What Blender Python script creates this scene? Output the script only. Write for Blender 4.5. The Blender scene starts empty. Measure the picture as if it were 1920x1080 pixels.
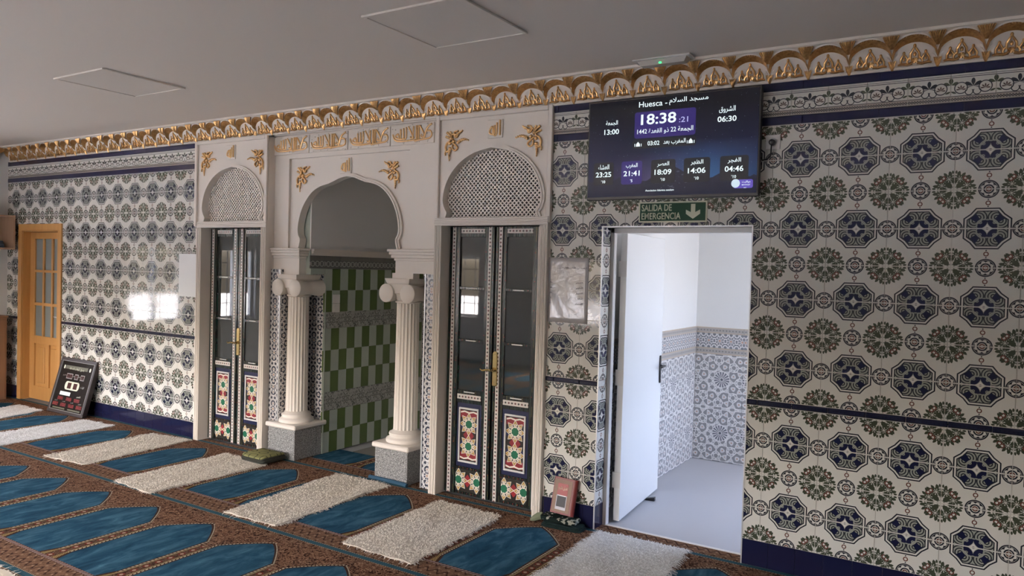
import bpy, bmesh, math, random
from mathutils import Vector, Matrix
random.seed(7)
sc = bpy.context.scene
col = sc.collection
PI = math.pi

# ------------------------------------------------------------------ camera
CAM = Vector((0.9362, -4.6458, 1.7592))
def cam_axes(yaw, pitch, roll):
    f = Vector((-math.sin(yaw)*math.cos(pitch), math.cos(yaw)*math.cos(pitch), math.sin(pitch)))
    r = Vector((math.cos(yaw), math.sin(yaw), 0)); u = r.cross(f)
    return math.cos(roll)*r+math.sin(roll)*u, -math.sin(roll)*r+math.cos(roll)*u, f
_r, _u, _f = cam_axes(0.5586, -0.0253, 0.0275)
cd = bpy.data.cameras.new('camera'); cam = bpy.data.objects.new('camera', cd); col.objects.link(cam)
cd.sensor_width = 36; cd.lens = 1415.03/1920*36; cd.clip_start = .05; cd.clip_end = 200
cam.matrix_world = Matrix(((_r.x, _u.x, -_f.x, CAM.x), (_r.y, _u.y, -_f.y, CAM.y), (_r.z, _u.z, -_f.z, CAM.z), (0, 0, 0, 1)))
sc.camera = cam

# ------------------------------------------------------------------ sky, window portals, exposure
ZC = 3.085                      # ceiling
XL, XR, YB = -9.4, 3.6, -7.0    # left wall, right wall, back wall
W_LEFT = [(-2.47, -1.58), (-3.62, -2.86), (-4.62, -3.74), (-5.75, -4.87)]       # windows in the left wall (y range); fourth added to brighten the left
W_BACK = [(-8.7, -7.2), (-5.6, -4.5), (-4.0, -2.3), (2.55, 3.2)]                           # windows in the back wall (x range); last two added as extra light
WZ = (.82, 1.98)
world = bpy.data.worlds.new('world'); sc.world = world; world.use_nodes = True
wn = world.node_tree.nodes; wl = world.node_tree.links
sky = wn.new('ShaderNodeTexSky'); sky.sky_type = 'NISHITA'; sky.sun_disc = False
sky.sun_elevation = math.radians(48); sky.sun_rotation = PI; sky.air_density = .6; sky.dust_density = 7.0; sky.ozone_density = 1.0
wl.new(sky.outputs[0], wn['Background'].inputs[0]); wn['Background'].inputs[1].default_value = 6.5
sl_ = bpy.data.lights.new('sun', 'SUN'); sl_.energy = 9; sl_.angle = .01; sl_.color = (1, .92, .80)
sun = bpy.data.objects.new('sun', sl_); col.objects.link(sun); sun.rotation_euler = Vector((0, math.cos(math.radians(48)), -math.sin(math.radians(48)))).to_track_quat('-Z', 'Y').to_euler()
def portal(loc, direction, sx, sy):
    l = bpy.data.lights.new('window_portal', 'AREA'); l.shape = 'RECTANGLE'; l.size = sx; l.size_y = sy
    l.cycles.is_portal = True
    o = bpy.data.objects.new('window_portal', l); col.objects.link(o); o.location = loc
    o.rotation_euler = Vector(direction).to_track_quat('-Z', 'Y').to_euler()
for a, b in W_LEFT: portal((XL-.22, (a+b)/2, sum(WZ)/2), (1, 0, 0), b-a+.02, WZ[1]-WZ[0]+.02)
for a, b in W_BACK: portal(((a+b)/2, YB-.22, sum(WZ)/2), (0, 1, 0), b-a+.02, WZ[1]-WZ[0]+.02)
HALL = (-1.38, 1.3, .17, 2.4, 2.75)     # entrance hall: x0,x1,y0,y1,ceiling
HW = (.65, 2.05, .8, 2.25)               # its glazed opening in the far side wall (y0,y1,z0,z1)
portal((HALL[1]+.2, (HW[0]+HW[1])/2, (HW[2]+HW[3])/2), (-1, 0, 0), HW[1]-HW[0], HW[3]-HW[2])
sc.view_settings.view_transform = 'Standard'; sc.view_settings.look = 'None'
sc.view_settings.gamma = 1; sc.view_settings.use_curve_mapping = False
sc.view_settings.exposure = 0.12
try:
    sc.cycles.max_bounces = 8; sc.cycles.diffuse_bounces = 5; sc.cycles.glossy_bounces = 3
    sc.cycles.sample_clamp_indirect = 8; sc.cycles.use_denoising = True
except Exception: pass

# ------------------------------------------------------------------ node expressions
NT = None
class X:
    def __init__(s, k): s.k = k
    def __add__(a, b): return M('ADD', a, b)
    __radd__ = __add__
    def __sub__(a, b): return M('SUBTRACT', a, b)
    def __rsub__(a, b): return M('SUBTRACT', b, a)
    def __mul__(a, b): return M('MULTIPLY', a, b)
    __rmul__ = __mul__
    def __truediv__(a, b): return M('DIVIDE', a, b)
    def __rtruediv__(a, b): return M('DIVIDE', b, a)
    def __lt__(a, b): return M('LESS_THAN', a, b)
    def __gt__(a, b): return M('GREATER_THAN', a, b)
def M(op, *a):
    n = NT.nodes.new('ShaderNodeMath'); n.operation = op
    for i, v in enumerate(a):
        if isinstance(v, X): NT.links.new(v.k, n.inputs[i])
        else: n.inputs[i].default_value = v
    return X(n.outputs[0])
def ab(a): return M('ABSOLUTE', a)
def mn(a, b): return M('MINIMUM', a, b)
def mx(a, b): return M('MAXIMUM', a, b)
def sn(a): return M('SINE', a)
def cs(a): return M('COSINE', a)
def pw(a, b): return M('POWER', a, b)
def md(a, b): return M('FLOORED_MODULO', a, b)
def at(y, x): return M('ARCTAN2', y, x)
def hy(a, b): return M('SQRT', a*a+b*b)
def rep(a, p): return md(a+p/2, p)-p/2                # signed offset from the nearest multiple of p
def band(v, a, b): return (v > a)*(v < b)
def pick(m, a, b): return b+(a-b)*m                   # m ? a : b
def mixc(a, b, f):
    n = NT.nodes.new('ShaderNodeMix'); n.data_type = 'RGBA'
    for i, v in ((6, a), (7, b)):
        if isinstance(v, X): NT.links.new(v.k, n.inputs[i])
        else: n.inputs[i].default_value = (*v, 1)
    if isinstance(f, X): NT.links.new(f.k, n.inputs[0])
    else: n.inputs[0].default_value = f
    return X(n.outputs[2])
def coords(kind='Object'):
    t = NT.nodes.new('ShaderNodeTexCoord'); s = NT.nodes.new('ShaderNodeSeparateXYZ')
    NT.links.new(t.outputs[kind], s.inputs[0])
    return [X(s.outputs[i]) for i in range(3)]
def vec(x, y, z):
    c = NT.nodes.new('ShaderNodeCombineXYZ')
    for i, v in enumerate((x, y, z)):
        if isinstance(v, X): NT.links.new(v.k, c.inputs[i])
        else: c.inputs[i].default_value = v
    return X(c.outputs[0])
def noise(v, scale, detail=2, rough=.5, dist=0):
    n = NT.nodes.new('ShaderNodeTexNoise'); n.inputs['Scale'].default_value = scale; n.inputs['Detail'].default_value = detail
    n.inputs['Roughness'].default_value = rough; n.inputs['Distortion'].default_value = dist
    if v is not None: NT.links.new(v.k, n.inputs['Vector'])
    return X(n.outputs[0])
def voro(v, scale, feature='F1'):
    n = NT.nodes.new('ShaderNodeTexVoronoi'); n.feature = feature; n.inputs['Scale'].default_value = scale
    if v is not None: NT.links.new(v.k, n.inputs['Vector'])
    return X(n.outputs[0])
def objvec():
    t = NT.nodes.new('ShaderNodeTexCoord'); return X(t.outputs['Object'])
def ramp(f, stops, interp='LINEAR'):
    n = NT.nodes.new('ShaderNodeValToRGB'); n.color_ramp.interpolation = interp
    e = n.color_ramp.elements
    while len(e) < len(stops): e.new(.5)
    for el, (p, c) in zip(e, stops): el.position = p; el.color = (*c, 1)
    NT.links.new(f.k, n.inputs[0]); return X(n.outputs[0])
MATS = {}
def mat(name, base=(.8, .8, .8), rough=.5, metal=0, fn=None, bump=None, spec=.5, coat=0, emit=None, estr=0, sheen=0):
    """fn() -> colour expression; bump() -> (height expression, strength, distance)"""
    global NT
    if name in MATS: return MATS[name]
    m = bpy.data.materials.new(name); m.use_nodes = True; NT = m.node_tree; b = NT.nodes['Principled BSDF']
    b.inputs['Base Color'].default_value = (*base, 1); b.inputs['Roughness'].default_value = rough; b.inputs['Metallic'].default_value = metal
    b.inputs['Specular IOR Level'].default_value = spec; b.inputs['Coat Weight'].default_value = coat; b.inputs['Coat Roughness'].default_value = .05
    if sheen: b.inputs['Sheen Weight'].default_value = sheen
    if fn: NT.links.new(fn().k, b.inputs['Base Color'])
    if emit is not None:
        if callable(emit): NT.links.new(emit().k, b.inputs['Emission Color'])
        else: b.inputs['Emission Color'].default_value = (*emit, 1)
        b.inputs['Emission Strength'].default_value = estr
    if bump:
        h, st, di = bump(); n = NT.nodes.new('ShaderNodeBump'); n.inputs['Strength'].default_value = st; n.inputs['Distance'].default_value = di
        NT.links.new(h.k, n.inputs['Height']); NT.links.new(n.outputs[0], b.inputs['Normal'])
    MATS[name] = m; return m
# ------------------------------------------------------------------ materials
CREAM = (.66, .645, .59); NAVY = (.013, .015, .046); INK = (.022, .024, .032); LEAF = (.055, .066, .042); RUST = (.14, .055, .04); FIL = (.31, .325, .28)
TW, TV, TLIST = .313, .4107, .0344
def leaf(a, b, cx, cy, ang, L, w):
    c, s = math.cos(ang), math.sin(ang); x = (a-cx)*c+(b-cy)*s; y = (b-cy)*c-(a-cx)*s
    return ab(y) < (1-(x/L)*(x/L))*w
def pat_azulejo():
    x, _, z = coords(); u = ab(x); v = TV/4-z
    H = TV/2; p = TW/2-u; q = H-v
    d = mx(mx(u, v), (u+v-ab(u-v)*.12)*(.106/.1515))
    a, b = mx(u, v), mn(u, v); r = hy(u, v)
    st = sn(hy(a-.058, b-.040)*(2*PI/.0135)) > -.25
    ins = mixc(NAVY, mixc(INK, FIL, st), mx((b < a*.66)*(r > .046), band(r, .046, .058)))
    ins = mixc(ins, FIL, band(ab(r-.0485+cs(at(v, u)*8)*.003), 0, .0026))
    ins = mixc(ins, FIL, band(hy(u-.031, v-.031), .004, .0075))
    ins = mixc(ins, FIL, (pw(u, .62)+pw(v, .62)) < .037**.62)
    ins = mixc(ins, CREAM, (pw(u, .7)+pw(v, .7)) < .028**.7)
    ins = mixc(ins, INK, hy(u, v*1.3) < .0075)
    c = mixc(CREAM, INK, d < .1080); c = mixc(c, CREAM, d < .1012); c = mixc(c, INK, d < .0935); c = mixc(c, ins, d < .0880)
    h1, h2 = hy(p, v), hy(u, q); m = h1 < h2; r1 = mn(h1, h2)
    an = at(pick(m, v, q), pick(m, p, u)); c = mixc(c, INK, band(r1, .0408, .0474))
    c = mixc(c, INK, (r1 < .0395)*(r1 > (ab(sn(an*4))*.0095+.0275)))
    c = mixc(c, INK, band(r1, .0168, .0242)); c = mixc(c, RUST, band(r1, .0075, .0138)); c = mixc(c, INK, r1 < .004)
    r2 = hy(u, v-.133); c = mixc(c, RUST, band(r2, .0070, .0125)); c = mixc(c, INK, hy(u, ab(v-.133)-.0185) < .0035)
    A, B = mx(p, q), mn(p, q); rF = hy(p, q); nf = noise(vec(A, B, 0.0), 95, 1, .5, .8)
    c = mixc(c, LEAF, band(nf, .49, .555)*band(rF, .012, .080)); c = mixc(c, RUST, (nf > .66)*band(rF, .03, .075))
    def daisy(c, cx, cy, R):
        dx, dy = A-cx, B-cy; rf = hy(dx, dy)
        return mixc(c, LEAF, (rf < R)*(rf > .0055)*(sn(at(dy, dx)*8) > -.45)*(rf < (R+cs(at(dy, dx)*8)*.004)))
    c = daisy(c, .058, .024, .024); c = daisy(c, .045, .055, .019)
    dd = hy(A-.062, B-.050); c = mixc(c, RUST, (dd < .013)*(dd > .006)); c = mixc(c, CREAM, dd < .006)
    for L in ((.086, .020, .25, .0145, .0082), (.080, .041, .7, .014, .0072), (.070, .062, 1.0, .012, .0064), (.027, .023, .75, .021, .0105), (.046, .006, .1, .014, .005), (.094, .008, .1, .010, .005)):
        c = mixc(c, LEAF, leaf(A, B, *L))
    c = mixc(c, CREAM, mx(mx(v < .0030, q < .0022), p < .0014))
    return c
def pat_border():
    x, _, z = coords(); u = ab(x); w = z+.076
    c = mixc(CREAM, INK, band(w, .129, .1325)); c = mixc(c, INK, band(w, .139, .1415))
    def pal(c, dx, dy, R, n, col_):
        r = hy(dx, dy); an = at(dx, dy)
        return mixc(c, col_, (r < (ab(cs(an*n))*.75+.25)*R)*(ab(cs(an*n)) > .35)*(ab(an) < 1.9))
    c = pal(c, u, w-.080, .042, 3.0, INK); c = pal(c, .1-u, w-.092, .034, 2.5, LEAF)
    r = hy(u-.055, w-.074); c = mixc(c, INK, band(r, .0265, .0315)); c = pal(c, u-.055, w-.066, .022, 4.0, (.09, .06, .05))
    c = mixc(c, INK, band(ab(hy(u-.018, w-.052)-.017), 0, .0022)*(w < .062)); c = mixc(c, LEAF, leaf(u, w, .088, .052, .4, .014, .005))
    xm = ab(rep(x, .0133)); g = (.36, .32, .28)
    ch = mixc(g, INK, (xm/.0062+ab(w-.016)/.0095) < 1); ch = mixc(ch, g, (xm/.0026+ab(w-.016)/.004) < 1); ch = mixc(ch, INK, ((.00665-xm)/.0026+ab(w-.016)/.004) < 1)
    c = mixc(c, ch, w < .031); c = mixc(c, INK, band(w, .031, .034))
    return c
def pat_mosaic(tint=1.0, warm=(.42, .30, .23)):
    def f():
        x, y, z = coords(); k = 2*PI/.036; s = None
        for i in range(4):
            t = PI*i/4; wv = cs((x*math.cos(t)+z*math.sin(t))*k); s = wv if s is None else s+wv
        W_ = tuple(v*tint for v in (.62, .61, .60))
        c = mixc(W_, tuple(v*tint for v in (.05, .055, .075)), (s < -.35)); c = mixc(c, warm, s > 2.7); c = mixc(c, (.12, .12, .14), band(s, 1.3, 1.75))
        r = hy(rep(x, .156), rep(z+.05, .205)); an = at(rep(z+.05, .205), rep(x, .156))
        star = mixc(W_, (.05, .055, .08), (ab(sn(an*4)) > .45)*band(r, .016, .032)); star = mixc(star, warm, r < .011)
        return mixc(c, star, r < .036)
    return f
def pat_hall():
    x, y, z = coords(); x = x+y
    k = 2*PI/.052; s = None
    for i in range(4):
        t = PI*i/4+PI/8; wv = cs((x*math.cos(t)+z*math.sin(t))*k); s = wv if s is None else s+wv
    Wh = (.74, .72, .70); c = mixc(Wh, (.27, .265, .265), s < -.25); c = mixc(c, (.42, .27, .21), s > 3.0); c = mixc(c, (.30, .31, .31), band(s, 1.2, 1.75))
    px, pz = rep(x-.03, .31), rep(z-.02, .40); r = hy(px, pz); an = at(pz, px)
    ray = mixc(Wh, (.17, .175, .19), (ab(sn(an*8)) > .55)*band(r, .018, .072)); ray = mixc(ray, (.11, .115, .13), r < .013)
    c = mixc(c, ray, r < .078)
    return c
def pat_hallband():
    x, y, z = coords(); x = x+y
    px = rep(x, .105); r = hy(px, z); an = at(z, px); Wh = (.74, .72, .70)
    c = mixc((.20, .205, .215), Wh, band(ab(hy(rep(x, .0525), rep(z, .06))-.020), 0, .005))
    fl = mixc(Wh, (.25, .25, .26), (ab(sn(an*4)) > .4)*band(r, .014, .040)); fl = mixc(fl, (.45, .27, .2), r < .010)
    return mixc(c, fl, r < .044)
def pat_hallstrip():
    x, y, z = coords(); x = x+y
    c = mixc((.40, .37, .34), (.19, .19, .19), (ab(rep(x, .03))/.010+ab(z)/.008) < 1); return mixc(c, (.52, .43, .33), ab(z) > .019)
def pat_floral():
    x, y, z = coords(); u = x+y
    px, pz = rep(u, .2), z; r = hy(px, pz); an = at(pz, px)
    c = mixc((.36, .36, .33), (.12, .13, .11), noise(vec(u, 0.0, z), 34, 3, .5, 1.6) > .53)
    fl = mixc((.38, .38, .35), (.11, .12, .10), band(ab(r-.040+cs(an*8)*.010), 0, .006)); fl = mixc(fl, (.12, .13, .11), (ab(sn(an*4)) > .55)*band(r, .010, .028))
    return mixc(c, fl, r < .058)
def pat_arab():
    x, y, z = coords(); u = x+y
    px = rep(u, .055); r = hy(px, z+.015)
    c = mixc((.13, .13, .12), (.40, .40, .36), band(ab(r-.022), 0, .004)); c = mixc(c, (.33, .33, .30), band(ab(hy(ab(px)-.0275, z+.015)-.013), 0, .003))
    g = mixc((.22, .21, .18), (.12, .12, .11), ab(rep(u, .012)) < .003); return mixc(c, g, z > .018)
def pat_granite():
    n = noise(objvec(), 150, 3, .75); return ramp(n, [(.37, (.025, .025, .026)), (.45, (.14, .14, .135)), (.54, (.30, .30, .29)), (.64, (.52, .51, .49))])
def pat_wood(c1, c2, sc_=1.0):
    def f():
        x, y, z = coords(); n = noise(vec(x*22*sc_, y*22*sc_, z*1.6*sc_), 1.6, 4, .55, .6); return mixc(c1, c2, n)
    return f
def pat_strip(axis):
    def f():
        c = coords(); l = c[2] if axis == 'z' else c[0]; w = c[0] if axis == 'z' else c[2]
        m = ab(rep(l, .0285)); k = (m/.0085+ab(w)/.0095) < 1; big = (m/.0125+ab(w)/.0045) < 1
        alt = ab(rep(l, .057)) < .014
        return mixc((.60, .55, .50), mixc((.02, .02, .018), (.11, .022, .018), alt), mx(k, big))
    return f
def pat_stile():
    x, y, z = coords(); c = mixc((.012, .013, .012), (.022, .032, .026), noise(vec(x*60, 0.0, z*5), 1.0, 3) > .55)
    g = noise(vec(x*3, 0.0, z*2.2), 3.5, 1)
    c = mixc(c, (.012, .06, .045), (ab(rep(x+.004, .019)) < .0012)*(g > .52)); c = mixc(c, (.16, .14, .04), (ab(rep(x-.005, .027)) < .001)*(g < .46))
    return mixc(c, (.22, .02, .02), (hy(rep(x, .04), rep(z, .21)) < .0035))
def rosette(c, x, z, R):
    """eight-fold inlaid star: green star, ochre petals outlined in white"""
    r = hy(x, z); an = at(z, x); a = ab(rep(an, PI/4)); X_, Y_ = r*cs(a), r*sn(a)
    pet = mx(X_/R*.0+Y_-mn((X_-.30*R)*.75, (R*1.03-X_)*.62), 0.0)
    ins = (Y_-mn((X_-.30*R)*.75, (R*1.03-X_)*.62)) < 0.0
    inn = (Y_-mn((X_-.40*R)*.75, (R*.94-X_)*.62)) < 0.0
    c = mixc(c, (.72, .68, .58), ins); c = mixc(c, (.42, .25, .06), inn); c = mixc(c, (.72, .68, .58), inn*(hy(X_-.58*R, Y_) < .10*R)); c = mixc(c, (.10, .06, .03), inn*(hy(X_-.58*R, Y_) < .045*R))
    b = ab(rep(an+PI/8, PI/4)); sr = r*(cs(b)*.78+sn(b)*.55)
    c = mixc(c, (.72, .68, .58), sr < .36*R); return mixc(c, (.012, .12, .06), sr < .30*R)
def pat_panel():
    x, y, z = coords()
    c = mixc((.02, .016, .012), (.012, .016, .07), band(ab(z), .05, .10)*(ab(x) > .05))
    c = mixc(c, (.22, .018, .025), ab(z) > .135); c = mixc(c, (.22, .018, .025), (ab(x)/.05+ab(z)/.062) < 1)
    c = mixc(c, (.72, .68, .58), band(ab(ab(z)-.178-(ab(rep(x, .08))-.02)*.25), 0, .006))
    c = mixc(c, (.02, .016, .012), ab(z) > .188+.0)
    return rosette(c, x, ab(z)-.085, .088)
def pat_foot():
    x, y, z = coords(); c = mixc((.022, .018, .013), (.26, .02, .025), (ab(x)/.045+ab(z)/.05) < 1)
    return rosette(c, ab(x)-.085, z, .088)
def pat_carpet():
    x, y, z = coords(); P, T = .604, 1.265
    xs = rep(x+1.563, P); u = ab(xs); t = md(-1*y-.02, T)
    hw = mn(pw(mx((t-.17)/.21, 0.0), .78)*.24, mn(.237, .20+mx((1.05-t), 0.0)*.35)); e = u-hw
    V = objvec(); n1 = noise(V, 34, 3, .55, 2.2); n2 = noise(V, 19, 2, .5, 1.2)
    field = ramp(n1, [(0, (.020, .008, .006)), (.41, (.045, .018, .011)), (.455, (.145, .072, .042)), (.54, (.195, .108, .064)), (.575, (.37, .25, .165)), (.62, (.095, .038, .025))], 'CONSTANT')
    field = mixc(field, (.17, .09, .053), (n2 > .56)*.35)
    sw = band(ab(rep(y*1.0+sn(x*2*PI/.07)*.022, .085)), 0, .008); bandc = mixc(mixc((.17, .095, .058), field, .35), (.045, .022, .015), sw)
    bandc = mixc(bandc, (.30, .20, .13), hy(rep(x+.0175, .07), rep(y, .0425)) < .007)
    su = u-P/2; bead = hy(su, rep(y, .075)); stripc = mixc(mixc((.045, .02, .013), field, .45), (.36, .27, .19), bead < .011); stripc = mixc(stripc, (.15, .03, .02), band(bead, .011, .021))
    stripc = mixc(stripc, (.27, .20, .10), band(e, .026, .036))
    gold = mixc((.30, .21, .09), (.13, .08, .03), sn((t+u)*2*PI/.014) > .25)
    c = mixc(field, stripc, band(t, .44, 1.06)); c = mixc(c, gold, band(t, .945, 1.055)*(e > .018)*(u < .262)); c = mixc(c, bandc, t > 1.085)
    nap = noise(vec(x*2.2, y*.8, 0.0), 5.5, 5, .62, .7); fine = noise(V, 240, 2)
    blue = mixc(ramp(nap, [(.30, (.010, .042, .078)), (.48, (.020, .074, .125)), (.64, (.050, .135, .195)), (.78, (.10, .22, .29))]), (.012, .045, .08), fine*.35)
    ins = band(t, .17, 1.055)
    tt = t+.022; hw2 = mn(pw(mx((tt-.17)/.21, 0.0), .78)*.24+.004, .26); e2 = u-hw2-.002
    rim = (e < .021)*band(t, .145, 1.055); rimd = mx(rim, (e2 < .0)*band(t, .145, .42))
    dash = mixc((.48, .40, .29), (.05, .028, .02), band(ab(rep(t+u*.6, .024)), .0, .004))
    c = mixc(c, mixc((.045, .022, .016), dash, band(mn(e, e2+.02), .006, .017)), rimd); c = mixc(c, blue, ins*(e < 0.0))
    d2 = mixc((.055, .02, .02), (.36, .27, .24), band(ab(rep(x+t*.8, .026)), .0, .006)); c = mixc(c, d2, band(t, 1.058, 1.082))
    tl = mn(t, T-t); c = mixc(c, mixc((.30, .24, .17), (.06, .03, .02), band(ab(rep(x, .018)), 0, .003)), tl < .026); c = mixc(c, mixc((.018, .06, .085), (.04, .11, .145), nap), tl < .019)
    return c
def b_carpet():
    V = objvec(); return noise(V, 300, 2)+noise(V, 8, 2)*1.2, .55, .012
def pat_screen():
    x, y, z = coords('Generated'); n = noise(vec(x*3.2, 0.0, 0.0), 2.2, 4); n3 = noise(vec(x*9, 0.0, z*9), 3, 3)
    c = mixc((.004, .007, .032), (.0022, .0025, .006), mn(mx((z-.35)/.55, 0.0), 1.0))
    c = mixc(c, (.025, .10, .26), mn(mx((.55-z)/.5, 0.0), 1.0)*mx(1-ab(x-.74)*2.4, 0.0)); c = mixc(c, (.10, .06, .17), mn(mx((.45-z)/.4, 0.0), 1.0)*mx(1-ab(x-.42)*3, 0.0)*.6)
    c = mixc(c, (.40, .55, .75), (voro(vec(x*1.73, 0.0, z), 34) < .055)*(z > .25)*.8)
    ridge = n*.22+.06+mx(.13-ab(x-.53)*1.0, 0.0); c = mixc(c, (.008, .010, .026), z < ridge); c = mixc(c, (.05, .055, .085), (z < ridge)*(n3 > .62)*(ab(x-.53) < .12)*(z > .06))
    return c

m_tile = mat('azulejo_tile', CREAM, .07, fn=pat_azulejo); m_border = mat('scroll_border_tile', CREAM, .08, fn=pat_border)
m_navy = mat('navy_glazed_tile', (.010, .011, .038), .12); m_navy2 = mat('navy_listello', (.014, .016, .04), .14)
m_grout = mat('grout', (.60, .58, .54), .8); m_plaster = mat('white_plaster', (.73, .67, .595), .45, bump=lambda: (noise(objvec(), 40, 3), .05, .004))
m_wallpaint = mat('wall_paint', (.74, .73, .70), .75, bump=lambda: (noise(objvec(), 60, 3), .08, .003)); m_ceil = mat('ceiling_paint', (.76, .70, .63), .8, bump=lambda: (noise(objvec(), 1.2, 3), .15, .02))
m_gold = mat('gilding', (.52, .29, .085), .33, .85, bump=lambda: (noise(objvec(), 160, 2), .25, .002), fn=lambda: mixc((.24, .115, .035), (.78, .50, .22), noise(objvec(), 75, 2)))
m_gold2 = mat('bright_gilding', rough=.3, metal=.8, fn=lambda: mixc((.58, .34, .13), (.90, .62, .32), noise(objvec(), 70, 2)))
m_brass = mat('polished_brass', (.62, .46, .20), .18, 1.0); m_steel = mat('stainless_trim', (.55, .55, .55), .42, 1.0)
m_mosaic = mat('zellige_mosaic', fn=pat_mosaic(), rough=.25); m_hall = mat('hall_mosaic', fn=pat_hall, rough=.3); m_hallband = mat('hall_rosette_band', fn=pat_hallband, rough=.3); m_hallstrip = mat('hall_chain_strip', fn=pat_hallstrip, rough=.3)
m_green = mat('green_glazed_tile', (.085, .135, .03), .3); m_pale = mat('pale_glazed_tile', (.42, .47, .40), .25); m_floral = mat('floral_band_tile', fn=pat_floral, rough=.3); m_arab = mat('arabesque_band_tile', fn=pat_arab, rough=.3)
m_granite = mat('grey_granite', fn=pat_granite, rough=.35); m_carpet = mat('prayer_carpet', fn=pat_carpet, rough=.95, bump=b_carpet, spec=.05)
m_oak = mat('oak_veneer', fn=pat_wood((.42, .20, .055), (.56, .30, .10)), rough=.4); m_shelf = mat('beech_board', fn=pat_wood((.36, .23, .15), (.44, .29, .19)), rough=.5)
m_frost = mat('frosted_glass', (.20, .23, .225), .35); m_glass = mat('dark_glass', (.028, .032, .030), .02, spec=.7); m_strz = mat('inlay_strip_upright', fn=pat_strip('z'), rough=.3); m_strx = mat('inlay_strip_level', fn=pat_strip('x'), rough=.3)
m_stile = mat('lacquered_dark_wood', fn=pat_stile, rough=.22); m_panel = mat('inlaid_star_panel', fn=pat_panel, rough=.3); m_foot = mat('inlaid_foot_panel', fn=pat_foot, rough=.3); m_bead = mat('silvery_bead', (.62, .60, .57), .35); m_navyw = mat('navy_lacquer', (.01, .013, .05), .3)
m_rug = mat('cotton_rug', fn=lambda: mixc((.50, .445, .36), (.66, .60, .50), noise(objvec(), 22, 3)), rough=.95, spec=.1); m_rugw = mat('white_cotton_rug', fn=lambda: mixc((.60, .58, .54), (.78, .77, .75), noise(objvec(), 22, 3)), rough=.95, spec=.1)
m_pile = mat('cotton_pile', fn=lambda: mixc((.70, .635, .525), (.93, .88, .79), noise(objvec(), 90, 2)), rough=.95, spec=.1); m_pilew = mat('white_cotton_pile', fn=lambda: mixc((.76, .75, .72), (.95, .95, .94), noise(objvec(), 90, 2)), rough=.95, spec=.1)
m_black = mat('black_plastic', (.012, .012, .014), .35); m_dark = mat('dark_brown_frame', (.022, .014, .013), .45); m_boardface = mat('board_face', (.008, .008, .008), .2); m_white = mat('white_plastic', (.70, .68, .65), .35); m_grey = mat('grey_steel', (.50, .50, .49), .4)
m_door = mat('white_lacquered_door', (.80, .80, .78), .22); m_hallfloor = mat('grey_floor', (.44, .44, .455), .45, bump=lambda: (noise(objvec(), 9, 3), .05, .01)); m_slab = mat('concrete', (.3, .3, .29), .8)
m_screen = mat('lit_screen', (.005, .005, .006), .12, emit=pat_screen, estr=1.0); m_txt = mat('screen_white', (.02, .02, .02), .2, emit=(.80, .92, .96), estr=1.0); m_txtd = mat('screen_lilac', (.02, .02, .02), .2, emit=(.42, .42, .72), estr=1.0)
m_vio = mat('screen_violet', (.01, .01, .02), .15, emit=(.026, .015, .125), estr=1.0); m_box = mat('screen_dark_box', (.005, .005, .006), .15, emit=(.010, .011, .016), estr=1.0); m_box2 = mat('screen_logo_disc', (.02, .02, .02), .2, emit=(.55, .68, .78), estr=1.0)
m_signg = mat('sign_green', (.010, .045, .024), .5, spec=.12); m_signc = mat('sign_cream', (.60, .60, .46), .45); m_paper = mat('white_paper', (.78, .79, .77), .4); m_lam = mat('laminated_sheet', (.47, .45, .45), .12, coat=.6, bump=lambda: (noise(objvec(), 16, 2, .5, .8), .25, .010)); m_ink = mat('ink', (.04, .04, .045), .4)
m_led = mat('green_led', (.02, .2, .05), .3, emit=(.05, 1.0, .22), estr=2.2); m_acry = mat('frosted_acrylic', (.45, .43, .40), .25); m_red = mat('red_display', (.05, .004, .004), .3, emit=lambda: mixc((.30, .035, .04), (.02, .004, .004), noise(objvec(), 95, 0) > .52), estr=.6)
m_redoff = mat('dark_red_display', (.06, .02, .02), .25); m_olive = mat('olive_band', (.10, .095, .06), .4); m_silver = mat('silver_print', (.40, .39, .36), .3, .5)
m_book = mat('red_book_cloth', (.17, .022, .018), .4); m_bookg = mat('gilt_book_border', fn=lambda: mixc((.23, .12, .05), (.13, .05, .03), noise(objvec(), 120, 2)), rough=.45); m_bookr = mat('red_title_field', (.30, .03, .025), .4); m_bookt = mat('cream_title', (.75, .60, .42), .4); m_pages = mat('page_block', (.62, .52, .38), .8); m_cube = mat('black_cloth_print', (.02, .018, .02), .5); m_plaza = mat('pale_print', fn=lambda: mixc((.35, .33, .36), (.60, .58, .60), noise(objvec(), 70, 2)), rough=.5)
m_cloth1 = mat('dark_green_cloth', fn=lambda: mixc((.008, .014, .012), (.30, .30, .24), (noise(objvec(), 26, 1, .5, 1.0) > .60)*1.0), rough=.9, spec=.1); m_cloth2 = mat('deep_green_fold', fn=lambda: mixc((.006, .014, .013), (.02, .032, .03), noise(objvec(), 30, 2)), rough=.9, spec=.1); m_sage = mat('sage_fringe', (.16, .18, .11), .9)
m_olivemat = mat('olive_medallion_mat', fn=lambda: (lambda c: mixc(mixc((.25, .24, .10), (.17, .17, .07), noise(objvec(), 40, 2)), (.035, .04, .02), band(ab(hy(rep(c[0], .15), rep(c[1], .11)*1.25)-.045), 0, .0045)))(coords()), rough=.85, spec=.15); m_matside = mat('dark_mat_back', (.018, .019, .012), .9)
m_cabinet = mat('brown_cabinet', fn=pat_wood((.26, .14, .075), (.32, .18, .10)), rough=.5); m_bluecloth = mat('blue_grey_cloth', (.08, .11, .14), .9); m_greypl = mat('grey_plastic', (.30, .31, .29), .5)
m_frame = mat('white_window_frame', (.75, .75, .74), .4); m_bars = mat('dark_window_bar', (.05, .05, .05), .5); m_pane = None
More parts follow.
